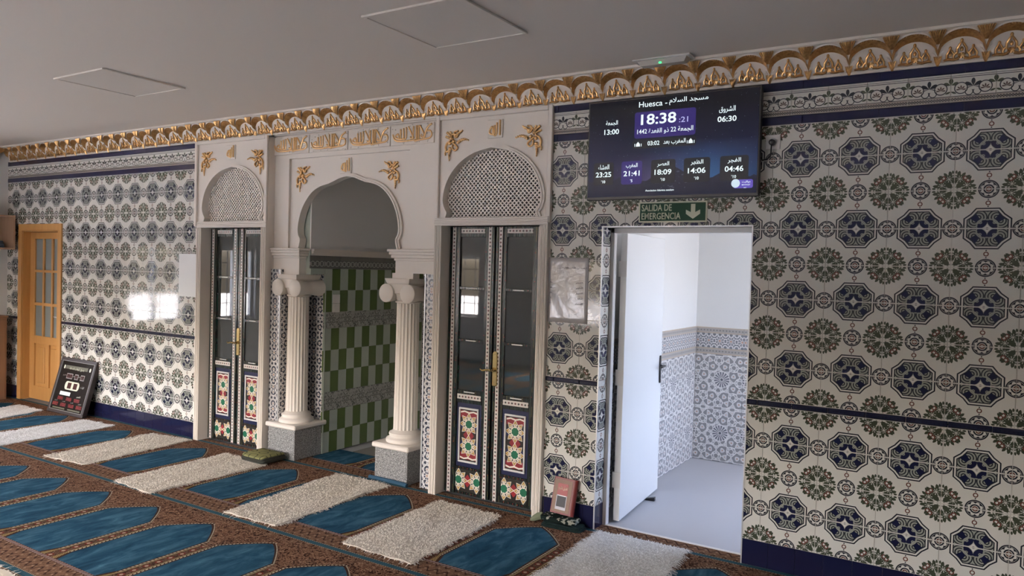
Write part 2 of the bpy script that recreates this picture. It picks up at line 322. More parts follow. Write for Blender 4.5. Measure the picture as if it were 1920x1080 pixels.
m_ground = mat('pale_yard', (.52, .515, .50), .9); m_bluetrim = mat('blue_carpet_edging', (.02, .065, .11), .95)
# ------------------------------------------------------------------ mesh helpers
class MB:
    def __init__(s): s.v = []; s.f = []
    def add(s, vs, fs):
        o = len(s.v); s.v += [tuple(v) for v in vs]; s.f += [tuple(i+o for i in f) for f in fs]; return s
    def box(s, x0, x1, y0, y1, z0, z1):
        return s.add([(x, y, z) for x in (x0, x1) for y in (y0, y1) for z in (z0, z1)],
                     [(0, 1, 3, 2), (4, 6, 7, 5), (0, 4, 5, 1), (2, 3, 7, 6), (0, 2, 6, 4), (1, 5, 7, 3)])
    def bbox(s, x0, x1, y0, y1, z0, z1, b):
        """box with chamfered edges on all sides"""
        vs = []; 
        for sx, X_, xb in ((0, x0, b), (1, x1, -b)):
            for sy, Y_, yb in ((0, y0, b), (1, y1, -b)):
                for sz, Z_, zb in ((0, z0, b), (1, z1, -b)):
                    vs += [(X_, Y_+yb, Z_+zb), (X_+xb, Y_, Z_+zb), (X_+xb, Y_+yb, Z_)]
        bm = bmesh.new(); [bm.verts.new(v) for v in vs]; r = bmesh.ops.convex_hull(bm, input=bm.verts)
        bmesh.ops.dissolve_limit(bm, angle_limit=.01, verts=bm.verts, edges=bm.edges); bm.verts.ensure_lookup_table(); bm.verts.index_update()
        s.add([v.co for v in bm.verts], [[v.index for v in f.verts] for f in bm.faces]); bm.free(); return s
    def plate(s, x0, x1, z0, z1, yf, yb, b=.0012):
        """wall tile facing -y with chamfered front edges"""
        vs = [(x0+b, yf, z0+b), (x1-b, yf, z0+b), (x1-b, yf, z1-b), (x0+b, yf, z1-b), (x0, yf+b, z0), (x1, yf+b, z0), (x1, yf+b, z1), (x0, yf+b, z1), (x0, yb, z0), (x1, yb, z0), (x1, yb, z1), (x0, yb, z1)]
        fs = [(0, 1, 2, 3)]
        for o in (0, 4):
            for i in range(4): j = (i+1) % 4; fs.append((o+i, o+4+i, o+4+j, o+j))
        fs.append((8, 11, 10, 9)); return s.add(vs, fs)
    def prism(s, poly, y0, y1):
        """poly of (x,z), extruded along y"""
        n = len(poly); vs = [(x, y0, z) for x, z in poly]+[(x, y1, z) for x, z in poly]
        return s.add(vs, [tuple(range(n)), tuple(range(2*n-1, n-1, -1))]+[(i, n+i, n+(i+1) % n, (i+1) % n) for i in range(n)])
    def hprism(s, poly, z0, z1):
        n = len(poly); vs = [(x, y, z0) for x, y in poly]+[(x, y, z1) for x, y in poly]
        return s.add(vs, [tuple(range(n)), tuple(range(2*n-1, n-1, -1))]+[(i, n+i, n+(i+1) % n, (i+1) % n) for i in range(n)])
    def lathe(s, prof, n=32, c=(0, 0, 0), axis='z', rf=None):
        vs = []; m = len(prof)
        for r, h in prof:
            for i in range(n):
                t = 2*PI*i/n; rr = rf(r, t) if rf else r; a, b = rr*math.cos(t), rr*math.sin(t)
                p = (a, b, h) if axis == 'z' else (a, h, b) if axis == 'y' else (h, a, b)
                vs.append((p[0]+c[0], p[1]+c[1], p[2]+c[2]))
        fs = [(k*n+i, k*n+(i+1) % n, (k+1)*n+(i+1) % n, (k+1)*n+i) for k in range(m-1) for i in range(n)]
        fs += [tuple(range(n-1, -1, -1)), tuple(range((m-1)*n, m*n))]; return s.add(vs, fs)
    def tube(s, pts, r, n=6, flat=1.0):
        """round sweep along pts; r float or list; flat squashes it along y"""
        pts = [Vector(p) for p in pts]; m = len(pts); rr = r if isinstance(r, (list, tuple)) else [r]*m; vs = []
        for i, p in enumerate(pts):
            d = (pts[min(i+1, m-1)]-pts[max(i-1, 0)]).normalized(); a = Vector((0, 1, 0)) if abs(d.y) < .9 else Vector((1, 0, 0))
            u = d.cross(a).normalized(); w = u.cross(d).normalized()
            for k in range(n):
                t = 2*PI*k/n; q = u*math.cos(t)*rr[i]+w*math.sin(t)*rr[i]*flat; vs.append(p+q)
        fs = [(k*n+i, k*n+(i+1) % n, (k+1)*n+(i+1) % n, (k+1)*n+i) for k in range(m-1) for i in range(n)]
        fs += [tuple(range(n-1, -1, -1)), tuple(range((m-1)*n, m*n))]; return s.add(vs, fs)
    def blob(s, c, rx, ry, rz, n=8, k=5):
        prof = [(max(math.sin(PI*i/k), .02), -math.cos(PI*i/k)) for i in range(k+1)]; o = len(s.v)
        s.lathe(prof, n); s.v[o:] = [(c[0]+x*rx, c[1]+y*ry, c[2]+z*rz) for x, y, z in s.v[o:]]; return s
    def ring(s, c1, c2, y0, y1):
        """open strip between two outlines (x,z), extruded y0..y1"""
        n = len(c1); vs = [(x, y0, z) for x, z in c1]+[(x, y0, z) for x, z in c2]+[(x, y1, z) for x, z in c1]+[(x, y1, z) for x, z in c2]
        fs = []
        for i in range(n-1):
            for a, b in ((0, n), (n, 3*n), (3*n, 2*n), (2*n, 0)): fs.append((a+i, a+i+1, b+i+1, b+i))
        fs += [(0, n, 3*n, 2*n), (n-1, 3*n-1, 4*n-1, 2*n-1)]; return s.add(vs, fs)
    def mesh(s, name, m, smooth=False):
        me = bpy.data.meshes.new(name); me.from_pydata(s.v, [], s.f); me.materials.append(m)
        bm = bmesh.new(); bm.from_mesh(me); bmesh.ops.recalc_face_normals(bm, faces=bm.faces); bm.to_mesh(me); bm.free()
        if smooth:
            me.polygons.foreach_set('use_smooth', [True]*len(me.polygons))
            if smooth != 'all': me.set_sharp_from_angle(angle=math.radians(smooth if smooth is not True else 40))
        return me
    def build(s, name, m, parent=None, smooth=False, loc=(0, 0, 0), rot=(0, 0, 0)):
        return put(name, s.mesh(name, m, smooth), parent, loc, rot)
def put(name, me, parent=None, loc=(0, 0, 0), rot=(0, 0, 0)):
    o = bpy.data.objects.new(name, me); col.objects.link(o); o.location = loc; o.rotation_euler = rot
    if parent: o.parent = parent
    return o
def tag(o, label, cat, group=None, kind=None):
    o['label'] = label; o['category'] = cat
    if group: o['group'] = group
    if kind: o['kind'] = kind
    return o
def empty(name, loc=(0, 0, 0), rot=(0, 0, 0)): return put(name, None, None, loc, rot)
def box(name, m, dims, parent=None, bev=0, loc=(0, 0, 0), rot=(0, 0, 0)):
    b = MB(); b.bbox(*dims, bev) if bev else b.box(*dims); return b.build(name, m, parent, False, loc, rot)
def copy_tree(o, parent=None):
    c = o.copy(); col.objects.link(c); c.parent = parent
    for ch in o.children: copy_tree(ch, c)
    return c
# ---- lettering (Arabic letters joined by their presentation forms, reading order reversed)
AF = {}
def _af(s, base, n):
    AF[s] = tuple(base+i for i in range(n))
for s_, b_, n_ in (('ا', 0xFE8D, 2), ('أ', 0xFE83, 2), ('إ', 0xFE87, 2), ('ب', 0xFE8F, 4), ('ة', 0xFE93, 2), ('ت', 0xFE95, 4), ('ج', 0xFE9D, 4), ('د', 0xFEA9, 2), ('ذ', 0xFEAB, 2), ('ر', 0xFEAD, 2), ('س', 0xFEB1, 4), ('ش', 0xFEB5, 4), ('ص', 0xFEB9, 4), ('ظ', 0xFEC5, 4), ('ع', 0xFEC9, 4), ('غ', 0xFECD, 4), ('ف', 0xFED1, 4), ('ق', 0xFED5, 4), ('ك', 0xFED9, 4), ('ل', 0xFEDD, 4), ('م', 0xFEE1, 4), ('ن', 0xFEE5, 4), ('ه', 0xFEE9, 4), ('و', 0xFEED, 2), ('ي', 0xFEF1, 4), ('ء', 0xFE80, 1), ('آ', 0xFE81, 2), ('خ', 0xFEA5, 4), ('ى', 0xFEEF, 2), ('\x01', 0xFEFB, 2)): _af(s_, b_, n_)
def shape(t):
    t = t.replace('لا', '\x01'); out = []; prev = False
    for i, c in enumerate(t):
        f = AF.get(c)
        if not f: out.append(c); prev = False; continue
        nxt = i+1 < len(t) and t[i+1] in AF and len(AF[t[i+1]]) > 1; j = len(f) == 4 and nxt
        out.append(chr(f[3 if prev and j else 1 if prev and len(f) > 1 else 2 if j else 0])); prev = len(f) == 4
    return ''.join(out)
def rtl(s): return ' '.join(shape(w)[::-1] if any(c in AF for c in w) or 'لا' in w else w for w in s.split(' ')[::-1])
def lettering(name, text, m, parent, x, y, z, h, w=None, bold=0.0, depth=.0006, align='C', arabic=False):
    """flat lettering in the x-z plane facing -y; h = cap/letter height, w = width to fit"""
    c = bpy.data.curves.new('lettering', 'FONT'); c.body = rtl(text) if arabic else text; c.offset = bold; c.resolution_u = 3
    o = bpy.data.objects.new('lettering', c); col.objects.link(o); dg = bpy.context.evaluated_depsgraph_get()
    me = bpy.data.meshes.new_from_object(o.evaluated_get(dg)); bpy.data.objects.remove(o); bpy.data.curves.remove(c)
    vs = [v.co for v in me.vertices]; x0, x1 = min(v.x for v in vs), max(v.x for v in vs); y0, y1 = min(v.y for v in vs), max(v.y for v in vs)
    k = h/(y1-y0); kx = w/(x1-x0) if w else k; ox = {'C': -(x0+x1)/2, 'L': -x0, 'R': -x1}[align]
    for v in me.vertices: v.co = Vector(((v.co.x+ox)*kx, 0, (v.co.y-(y0+y1)/2)*k))
    bm = bmesh.new(); bm.from_mesh(me); e = bmesh.ops.extrude_face_region(bm, geom=bm.faces[:])
    for v in [g for g in e['geom'] if isinstance(g, bmesh.types.BMVert)]: v.co.y -= depth
    bmesh.ops.recalc_face_normals(bm, faces=bm.faces); bm.to_mesh(me); bm.free()
    me.materials.clear(); me.materials.append(m); return put(name, me, parent, (x, y, z))
def rrect(x0, x1, z0, z1, r, n=5):
    p = []
    for cx, cz, a in ((x1-r, z1-r, 0), (x0+r, z1-r, 1), (x0+r, z0+r, 2), (x1-r, z0+r, 3)):
        p += [(cx+r*math.cos(PI/2*(a+i/n)), cz+r*math.sin(PI/2*(a+i/n))) for i in range(n+1)]
    return p
def minus(r, hole):
    """rectangle (x0,x1,z0,z1) minus a hole: list of rectangles"""
    x0, x1, z0, z1 = r; a0, a1, b0, b1 = hole
    if a0 >= x1 or a1 <= x0 or b0 >= z1 or b1 <= z0: return [r]
    out = []
    if b1 < z1: out.append((x0, x1, b1, z1))
    if b0 > z0: out.append((x0, x1, z0, b0))
    lo, hi = max(z0, b0), min(z1, b1)
    if a0 > x0: out.append((x0, a0, lo, hi))
    if a1 < x1: out.append((a1, x1, lo, hi))
    return out
_tm = {}
def tiles(parent, name, m, cells, holes=(), yf=0.0, yb=.008, gap=.0011, b=.0012, jit=.0):
    """cells: (cx, cz, x0,x1,z0,z1, flip) in wall coordinates; a piece keeps the origin of the whole tile, so cut tiles keep the print"""
    for cx, cz, x0, x1, z0, z1, fl in cells:
        rs = [(x0+gap, x1-gap, z0+gap, z1-gap)]
        for h in holes: rs = [q for r in rs for q in minus(r, h)]
        for r in rs:
            if r[1]-r[0] < .006 or r[3]-r[2] < .006: continue
            s = -1 if fl else 1; l = sorted(((r[0]-cx)*s, (r[1]-cx)*s))+sorted(((r[2]-cz)*s, (r[3]-cz)*s)); key = (name, m.name, round(yf, 4))+tuple(round(v, 4) for v in l)
            if key not in _tm: _tm[key] = MB().plate(*l, 0, yb-yf, b).mesh(name, m)
            put(name, _tm[key], parent, (cx, yf, cz), (random.uniform(-jit, jit), PI if fl else 0, random.uniform(-jit, jit)))

# ------------------------------------------------------------------ room shell
fl = box('floor', m_slab, (XL-.3, XR+.3, YB-.3, .34, -.2, -.012)); tag(fl, 'concrete floor slab under the prayer hall carpet', 'floor', kind='structure')
ce = box('ceiling', m_ceil, (XL-.3, XR+.3, YB-.3, .46, ZC, ZC+.2)); tag(ce, 'plain painted ceiling of the prayer hall', 'ceiling', kind='structure')
def window(n, ax, a, b, z0, z1, outx, label, bars):
    """framed window in a wall; ax 'y' = wall across x (left wall), ax 'x' = wall across y"""
    e = empty('window_%d' % n); tag(e, label, 'window', kind='structure')
    def bx(nm, m, p0, p1, d0, d1, zz0, zz1): box(nm, m, (d0, d1, p0, p1, zz0, zz1) if ax == 'y' else (p0, p1, d0, d1, zz0, zz1), e)
    d0, d1 = outx-.03, outx+.03
    for p0, p1 in ((a, a+.05), (b-.05, b), ((a+b)/2-.03, (a+b)/2+.03)): bx('window_frame', m_frame, p0, p1, d0, d1, z0, z1)
    for q0, q1 in ((z0, z0+.05), (z1-.05, z1)): bx('window_frame', m_frame, a+.05, b-.05, d0, d1, q0, q1)
    for i in range(bars):
        p = a+(b-a)*(i+1)/(bars+1); bx('window_bar', m_bars, p-.006, p+.006, d0-.12, d0-.108, z0, z1)
    for z in (z0+.25, z1-.25): bx('window_bar', m_bars, a, b, d0-.12, d0-.108, z-.006, z+.006)
def holed(name, m, ax, lo, hi, holes, d0, d1, label, cat='wall', ztop=ZC, z0=-.05):
    rs = [(lo, hi, z0, ztop)]
    for h in holes: rs = [q for r in rs for q in minus(r, h)]
    b = MB()
    for r in rs: b.box(*((d0, d1, r[0], r[1], r[2], r[3]) if ax == 'y' else (r[0], r[1], d0, d1, r[2], r[3])))
    return tag(b.build(name, m), label, cat, kind='structure')
wleft = holed('wall_left', m_wallpaint, 'y', YB-.2, .2, [(a, b, *WZ) for a, b in W_LEFT], XL-.2, XL, 'white painted side wall with windows onto the yard')
wback = holed('wall_back', m_wallpaint, 'x', XL-.2, XR+.2, [(a, b, *WZ) for a, b in W_BACK], YB-.2, YB, 'white painted wall opposite the tiled wall')
wright = box('wall_right', m_wallpaint, (XR, XR+.2, YB-.2, .2, -.05, ZC)); tag(wright, 'white painted end wall away from the windows', 'wall', kind='structure')
n = 0
for i, (a, b) in enumerate(W_LEFT): n += 1; window(n, 'y', a, b, *WZ, XL-.1, 'white framed barred window in the side wall, %s from the tiled wall' % ('first', 'second', 'third', 'fourth')[i], 3)
for i, (a, b) in enumerate(W_BACK): n += 1; window(n, 'x', a, b, *WZ, YB-.1, 'white framed barred window in the wall opposite, %s from the yard side' % ('first', 'second', 'third', 'fourth')[i], 5)
g = box('ground', m_ground, (-40, 30, -40, 40, -.5, -.3)); tag(g, 'pale yard outside the windows', 'ground', kind='structure')

# carpet (fitted, runs through the arch and to the sill of the side doorway)
cp = MB().box(XL, XR, YB, 0, -.012, 0).box(-4.2, -3.05, 0, .56, -.012, 0).box(-4.50, -4.2, 0, .33, -.012, 0).box(-3.05, -2.80, 0, .33, -.012, 0).box(-1.262, -.262, 0, .13, -.012, 0).box(-5.53, -4.66, 0, .06, -.012, 0).box(-2.62, -1.74, 0, .06, -.012, 0)
carpet = tag(cp.build('prayer_carpet', m_carpet), 'brown and blue fitted carpet woven with rows of prayer niches', 'carpet', kind='structure')
MB().tube([(-3.30, -.005, .018), (-3.1, -.012, .02), (-2.92, -.02, .02), (-2.89, -.02, .016)], .016, 8).build('turned_edging', m_bluetrim, carpet, True)

# ------------------------------------------------------------------ tiled wall, side bays
ZE = 2.448; LIST1 = ZE-TV*3.5; LIST0 = LIST1-TLIST
rowz = [ZE+TV/2-i*TV/2 for i in range(9)]; rowz2 = [LIST0-i*TV/2 for i in range(5)]
def tile_bay(parent, x0, x1, ox, holes, skirt=True):
    cells = []
    for zz in (rowz, rowz2):
        for i in range(len(zz)-1):
            z1, z0 = zz[i], zz[i+1]; fl = (i % 2 == 0)      # even rows: octagon at the foot of the tile
            k0 = math.floor((x0-ox)/TW+.5); k1 = math.ceil((x1-ox)/TW-.5)
            for k in range(k0, k1+1):
                cx = ox+k*TW; a, b = max(cx-TW/2, x0), min(cx+TW/2, x1)
                if b-a > .004: cells.append((cx, (z0+z1)/2, a, b, z0, z1, fl))
    tiles(parent, 'tile', m_tile, cells, holes, jit=.0012)
    def course(nm, m, w, z0, z1, yf=0.0, ph=0.0, b=.0012, gap=.0011):
        cs_ = []; k = math.floor((x0-ph)/w)
        while ph+k*w < x1:
            a, b2 = max(ph+k*w, x0), min(ph+(k+1)*w, x1)
            if b2-a > .004: cs_.append((ph+(k+.5)*w, (z0+z1)/2, a, b2, z0, z1, False))
            k += 1
        tiles(parent, nm, m, cs_, holes, yf=yf, jit=.001, b=b, gap=gap)
    course('edging_tile', m_navy, .406, 2.656, 2.706, -.004, gap=.0003); course('border_tile', m_border, .203, 2.706, 2.858, 0, -.0635); course('edging_tile', m_navy, .406, 2.858, 2.912, -.004, gap=.0003)
    course('listello', m_navy2, .2, LIST0, LIST1, -.008, b=.006)
    if skirt: course('skirting_tile', m_navy, .155, 0, rowz2[-1], -.002, .05, gap=.0006)
D_OAK = (-9.10, -8.11, 0, 2.14)
wfl = box('wall_front_left', m_grout, (XL, -5.56, .005, .22, 2.135, ZC)); tag(wfl, 'wall bay of patterned azulejos around the oak door', 'wall', kind='structure')
MB().box(XL, -9.06, .005, .22, -.05, 2.135).box(-8.15, -5.56, .005, .22, -.05, 2.135).build('wall_core', m_grout, wfl)
tile_bay(wfl, XL, -5.57, -9.194, [D_OAK])
DO = (-1.262, -.262, 0, 2.06)       # doorway to the entrance hall
wfr = holed('wall_front_right', m_grout, 'x', -1.70, XR, [(DO[0], DO[1], -1, DO[3])], .005, .15, 'wall bay of patterned azulejos around the side doorway')
tile_bay(wfr, -1.675, XR, 0, [DO])
# glazed bumps along the listello
bl = MB()
for x in [i*.0195 for i in range(-86, 184)]:
    if not (DO[0] < x < DO[1]) and -1.67 < x < XR: bl.blob((x, -.0085, (LIST0+LIST1)/2), .0042, .003, .0042, 6, 4)
b_ = bl.build('listello_beads', m_navy2, wfr, True); b_['kind'] = 'stuff'
# tiled reveals and steel corner trim of the doorway
cells = []
for zz in (rowz, rowz2):
    for i in range(len(zz)-1):
        z1, z0 = zz[i], min(zz[i+1], 9)
        if z0 < 2.06: cells.append((z0, min(z1, 2.06), (z0+z1)/2, i % 2 == 0))
for z0, z1, cz, fl_ in cells:
    s = -1 if fl_ else 1; l = sorted(((z0+.001-cz)*s, (z1-.001-cz)*s))
    put('reveal_tile', MB().plate(-.062, .062, l[0], l[1], 0, .008).mesh('reveal_tile', m_tile), wfr, (DO[0]+.006, .068, cz), (0, PI if fl_ else 0, PI/2))
box('reveal_skirting', m_navy, (DO[0]-.004, DO[0]+.007, .004, .13, 0, rowz2[-1]), wfr)
for x in (DO[0]+.003, DO[1]): box('steel_edge', m_steel, (x-.004, x+.004, -.003, .005, 0, 2.06), wfr)
box('steel_edge', m_steel, (DO[0]-.004, DO[1]+.004, -.003, .005, 2.056, 2.064), wfr)
# ------------------------------------------------------------------ centre bay: white panels, arch, tympana
YC = .07                                   # face of the arch wall
wfc = empty('wall_front_center'); tag(wfc, 'white plaster bay with two lattice tympana and a horseshoe arch', 'wall', kind='structure')
def smooth_outline(pts, n=4):
    """Catmull-Rom through points"""
    out = []
    for i in range(len(pts)-1):
        p0, p1, p2, p3 = pts[max(i-1, 0)], pts[i], pts[i+1], pts[min(i+2, len(pts)-1)]
        for k in range(n):
            t = k/n; out.append(tuple(.5*((2*p1[j])+(-p0[j]+p2[j])*t+(2*p0[j]-5*p1[j]+4*p2[j]-p3[j])*t*t+(-p0[j]+3*p1[j]-3*p2[j]+p3[j])*t**3) for j in (0, 1)))
    return out+[pts[-1]]
def offset(pts, d):
    out = []
    for i, p in enumerate(pts):
        a, b = pts[max(i-1, 0)], pts[min(i+1, len(pts)-1)]; tx, tz = b[0]-a[0], b[1]-a[1]; L = math.hypot(tx, tz) or 1
        out.append((p[0]-tz/L*d, p[1]+tx/L*d))
    return out
HALFT = [(.412, 2.118), (.398, 2.150), (.392, 2.175), (.412, 2.205), (.430, 2.25), (.428, 2.31), (.405, 2.39), (.355, 2.475), (.27, 2.555), (.15, 2.615), (0, 2.645)]
def tympanum(cx, x0, x1, where):
    h = smooth_outline(HALFT, 3); left = [(cx-a, z) for a, z in h]; right = [(cx+a, z) for a, z in h[::-1]][1:]; arc = left+right
    rim = .045
    MB().prism([(x0, 2.09)]+[(cx-.412, 2.09)]+arc+[(cx+.412, 2.09), (x1, 2.09), (x1, 2.915), (x0, 2.915)], -.006, .10).build('panel_field', m_plaster, wfc)
    for a, b in ((x0, x0+.035), (x1-.035, x1)): box('panel_rim', m_plaster, (a, b, -.028, -.006, 2.09, 2.915), wfc, .004)
    box('panel_rim', m_plaster, (x0+.035, x1-.035, -.028, -.006, 2.88, 2.915), wfc, .004)
    MB().ring(arc, offset(arc, .028), -.022, -.004).build('arch_moulding', m_plaster, wfc, 50); MB().ring(arc, offset(arc, .012), -.030, -.02).build('arch_bead', m_plaster, wfc, 50)
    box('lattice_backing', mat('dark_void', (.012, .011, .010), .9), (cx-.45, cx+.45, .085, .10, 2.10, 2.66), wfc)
    # pierced lattice: two sets of diagonal bars
    def hw(z):
        for (a0, z0), (a1, z1) in zip(h, h[1:]):
            if z0 <= z <= z1: return a0+(a1-a0)*(z-z0)/(z1-z0+1e-9)
        return -1
    lm = MB(); p = .0345; w = .0045
    for sgn, y0 in ((1, .040), (-1, .0405)):
        for k in range(-30, 31):
            t0 = None; N = 90
            for i in range(N+1):
                z = 2.12+(2.645-2.12)*i/N; x = sgn*(z-2.12)+k*p; ins = abs(x) < hw(z)+.004
                if ins and t0 is None: t0 = (x, z)
                if t0 is not None and (not ins or i == N):
                    if z-t0[1] > .012:
                        dx = w*.7071*sgn; dz = -w*.7071
                        a, b = t0, (x, z); lm.prism([(cx+a[0]-dx, a[1]-dz), (cx+a[0]+dx, a[1]+dz), (cx+b[0]+dx, b[1]+dz), (cx+b[0]-dx, b[1]-dz)], y0, y0+.012)
                    t0 = None
    lo = lm.build('pierced_lattice', m_plaster, wfc); lo['kind'] = 'stuff'
P1 = (-5.65, -4.60, -5.09); P2 = (-2.68, -1.655, -2.165)
tympanum(P1[2], P1[0], P1[1], 'far'); tympanum(P2[2], P2[0], P2[1], 'near')
for (x0, x1, cx) in (P1, P2):
    MB().box(x0, cx-.46, .0, .45, 0, 2.09).box(cx+.46, x1, .0, .45, 0, 2.09).box(x0, x1, .11, .45, 2.09, ZC).box(x0, x1, .40, .45, 0, 2.09).box(x0, x1, -.004, .11, 2.90, ZC).build('wall_core', m_plaster, wfc)
# arch
ARC = [(-4.275, 1.89), (-4.262, 1.93), (-4.256, 1.975), (-4.278, 2.01), (-4.286, 2.065), (-4.272, 2.15), (-4.235, 2.245), (-4.175, 2.33), (-4.10, 2.395), (-4.01, 2.435), (-3.915, 2.453)]
ARC2 = [(-3.915, 2.453), (-3.85, 2.474), (-3.78, 2.497), (-3.70, 2.510)]
al = smooth_outline(ARC, 3)+smooth_outline(ARC2, 3)[1:]; AX = -3.70
arc = al+[(2*AX-x, z) for x, z in al[::-1]][1:]
PI0, PI1 = -4.415, -3.015                     # inner panel, slightly sunk
x0, x1 = -4.60, -2.68
MB().prism([(PI0, 1.89), (arc[0][0], 1.89)]+arc+[(arc[-1][0], 1.89), (PI1, 1.89), (PI1, 2.695), (PI0, 2.695)], YC+.024, YC+.07).build('arch_field', m_plaster, wfc)
MB().box(x0, PI0, YC, YC+.07, 1.87, ZC).box(PI1, x1, YC, YC+.07, 1.87, ZC).box(PI0, PI1, YC, YC+.07, 2.695, ZC).build('arch_surround', m_plaster, wfc)
MB().ring(arc, offset(arc, .030), YC+.004, YC+.026).build('arch_moulding', m_plaster, wfc, 50); MB().ring(arc, offset(arc, .012), YC-.006, YC+.006).build('arch_bead', m_plaster, wfc, 50)
box('arch_lintel', m_plaster, (x0, x1, YC-.02, .30, 2.905, ZC), wfc)
# imposts: cornice, wide block, neck above each capital
def impost(xa, xb, n0, n1, nm):
    MB().box(xa, xb, YC, YC+.08, 1.70, 1.80).box(n0, n1, YC, YC+.08, 1.655, 1.70).build('impost_block', m_plaster, wfc)
    for z0, z1, d in ((1.80, 1.822, .010), (1.822, 1.848, .028), (1.848, 1.872, .040), (1.872, 1.892, .052)):
        a, b = (xa, xb+d) if nm == 'l' else (xa-d, xb)
        box('impost_moulding', m_plaster, (a, b, YC-d, YC+.08, z0, z1), wfc, .004)
impost(x0, -4.262, -4.475, -4.262, 'l'); impost(-3.138, x1, -3.17, -2.95, 'r')
# mosaic piers beside the columns
def course(parent, nm, m, x0, x1, z0, z1, h, y, w=None, rz=0, start=None):
    z = z0
    while z < z1-.01:
        t = min(z+h, z1); put(nm, MB().plate(-(x1-x0)/2+.001, (x1-x0)/2-.001, -(t-z)/2+.001, (t-z)/2-.001, 0, .008).mesh(nm, m), parent, ((x0+x1)/2, y, (z+t)/2), (0, 0, rz)); z = t
MB().box(x0, -4.47, .05, .42, 0, 1.70).box(-2.80, x1, .05, .42, 0, 1.70).box(x0, -4.46, .145, .42, 1.70, 2.75).box(-2.80, x1, .145, .42, 1.70, 2.75).box(-4.47, -4.212, .342, .42, 0, 2.75).box(-3.06, -2.80, .342, .42, 0, 2.75).build('pier_core', m_grout, wfc)
course(wfc, 'mosaic_tile', m_mosaic, x0, -4.474, 0, 1.70, .313, .042); course(wfc, 'mosaic_tile', m_mosaic, -2.796, x1, 0, 1.70, .313, .042)
for z in range(6):
    za, zb = z*.313, min(z*.313+.313, 1.70)
    if zb-za > .02: put('mosaic_tile', MB().plate(-.145, .145, -(zb-za)/2+.001, (zb-za)/2-.001, 0, .008).mesh('mosaic_tile', m_mosaic), wfc, (-4.462, .19, (za+zb)/2), (0, 0, PI/2))
course(wfc, 'mosaic_tile', m_mosaic, -4.46, -4.215, 0, 1.75, .313, .334); course(wfc, 'mosaic_tile', m_mosaic, -3.055, -2.805, 0, 1.75, .313, .334)
for x in (-4.472, -2.798): box('steel_edge', m_steel, (x-.006, x+.006, .036, .048, 0, 1.70), wfc)
# ------------------------------------------------------------------ passage behind the arch
wpl = box('wall_passage_left', m_grout, (-4.45, -4.208, .42, 2.9, 0, 2.75)); tag(wpl, 'passage side wall chequered in green and pale tiles', 'wall', kind='structure')
box('painted_upper', m_wallpaint, (-4.209, -4.196, .142, 2.9, 1.885, 2.6), wpl)
box('niche_beam', m_pale, (-4.46, -4.208, .150, .42, 1.66, 2.6), wpl)
put('pale_tile', MB().plate(-.088, .088, -.026, .026, 0, .008).mesh('pale_tile', m_pale), wpl, (-4.2, .238, 1.687), (0, 0, PI/2))
put('arabesque_tile', MB().plate(-.088, .088, -.058, .058, 0, .008).mesh('arabesque_tile', m_arab), wpl, (-4.2, .228, 1.773), (0, 0, PI/2))
def side(nm, m, y0, y1, z0, z1): put(nm, MB().plate(-(y1-y0)/2+.0008, (y1-y0)/2-.0008, -(z1-z0)/2+.0008, (z1-z0)/2-.0008, 0, .008).mesh(nm, m) if (nm, round(y1-y0, 3), round(z1-z0, 3), m.name) not in _tm else _tm[(nm, round(y1-y0, 3), round(z1-z0, 3), m.name)], wpl, (-4.2, (y0+y1)/2, (z0+z1)/2), (0, 0, PI/2))
for nm, a, b, c in (('green_tile', .1, .2, m_green), ('pale_tile', .1, .2, m_pale)): _tm[(nm, a, b, c.name)] = MB().plate(-a/2+.0008, a/2-.0008, -b/2+.0008, b/2-.0008, 0, .008).mesh(nm, c)
gr = [(.0, .195), (.195, .393), None, (.565, .76), (.76, .957), (.957, 1.16), None, (1.312, 1.513), (1.513, 1.714)]
ri = 0
for r in gr:
    if r is None: ri += 1; continue
    for k in range(14):
        y0 = .315+.103*k; g_ = k % 2 == (0 if r[0] in (.195, .76, 1.312) else 1)
        side('green_tile' if g_ else 'pale_tile', m_green if g_ else m_pale, y0, y0+.103, r[0], r[1])
    ri += 0
for z0, z1 in ((.393, .565), (1.16, 1.312)):
    for k in range(7): side('floral_tile', m_floral, .315+.206*k, .315+.206*(k+1), z0, z1)
for k in range(7): side('arabesque_tile', m_arab, .315+.206*k, .315+.206*(k+1), 1.714, 1.832)
for z0, z1, d in ((1.832, 1.85, .012), (1.85, 1.872, .026), (1.872, 1.89, .036)): box('rail_moulding', m_plaster, (-4.2, -4.2+d, .152, 2.6, z0, z1), wpl)
box('corner_trim', m_pale, (-4.212, -4.196, .326, .340, 0, 1.714), wpl)
wp2 = MB().box(-4.45, -3.0, 2.6, 2.7, 0, 2.75).box(-3.05, -2.95, .42, 2.6, 0, 2.75).build('wall_passage_back', m_wallpaint); tag(wp2, 'plain painted end of the passage behind the arch', 'wall', kind='structure')
cp2 = box('ceiling', m_ceil, (-4.60, -2.68, .14, 2.7, 2.6, 2.75)); tag(cp2, 'low grey ceiling of the passage behind the arch', 'ceiling', kind='structure')
fp = box('floor', m_hallfloor, (-4.45, -2.95, .34, 2.7, -.2, -.014)); tag(fp, 'grey floor of the passage behind the arch', 'floor', kind='structure')
lino = box('door_mat', mat('grey_lino', (.20, .19, .175), .6), (-4.05, -3.1, .58, 1.6, -.014, -.004)); tag(lino, 'thin grey mat on the passage floor behind the arch', 'mat')
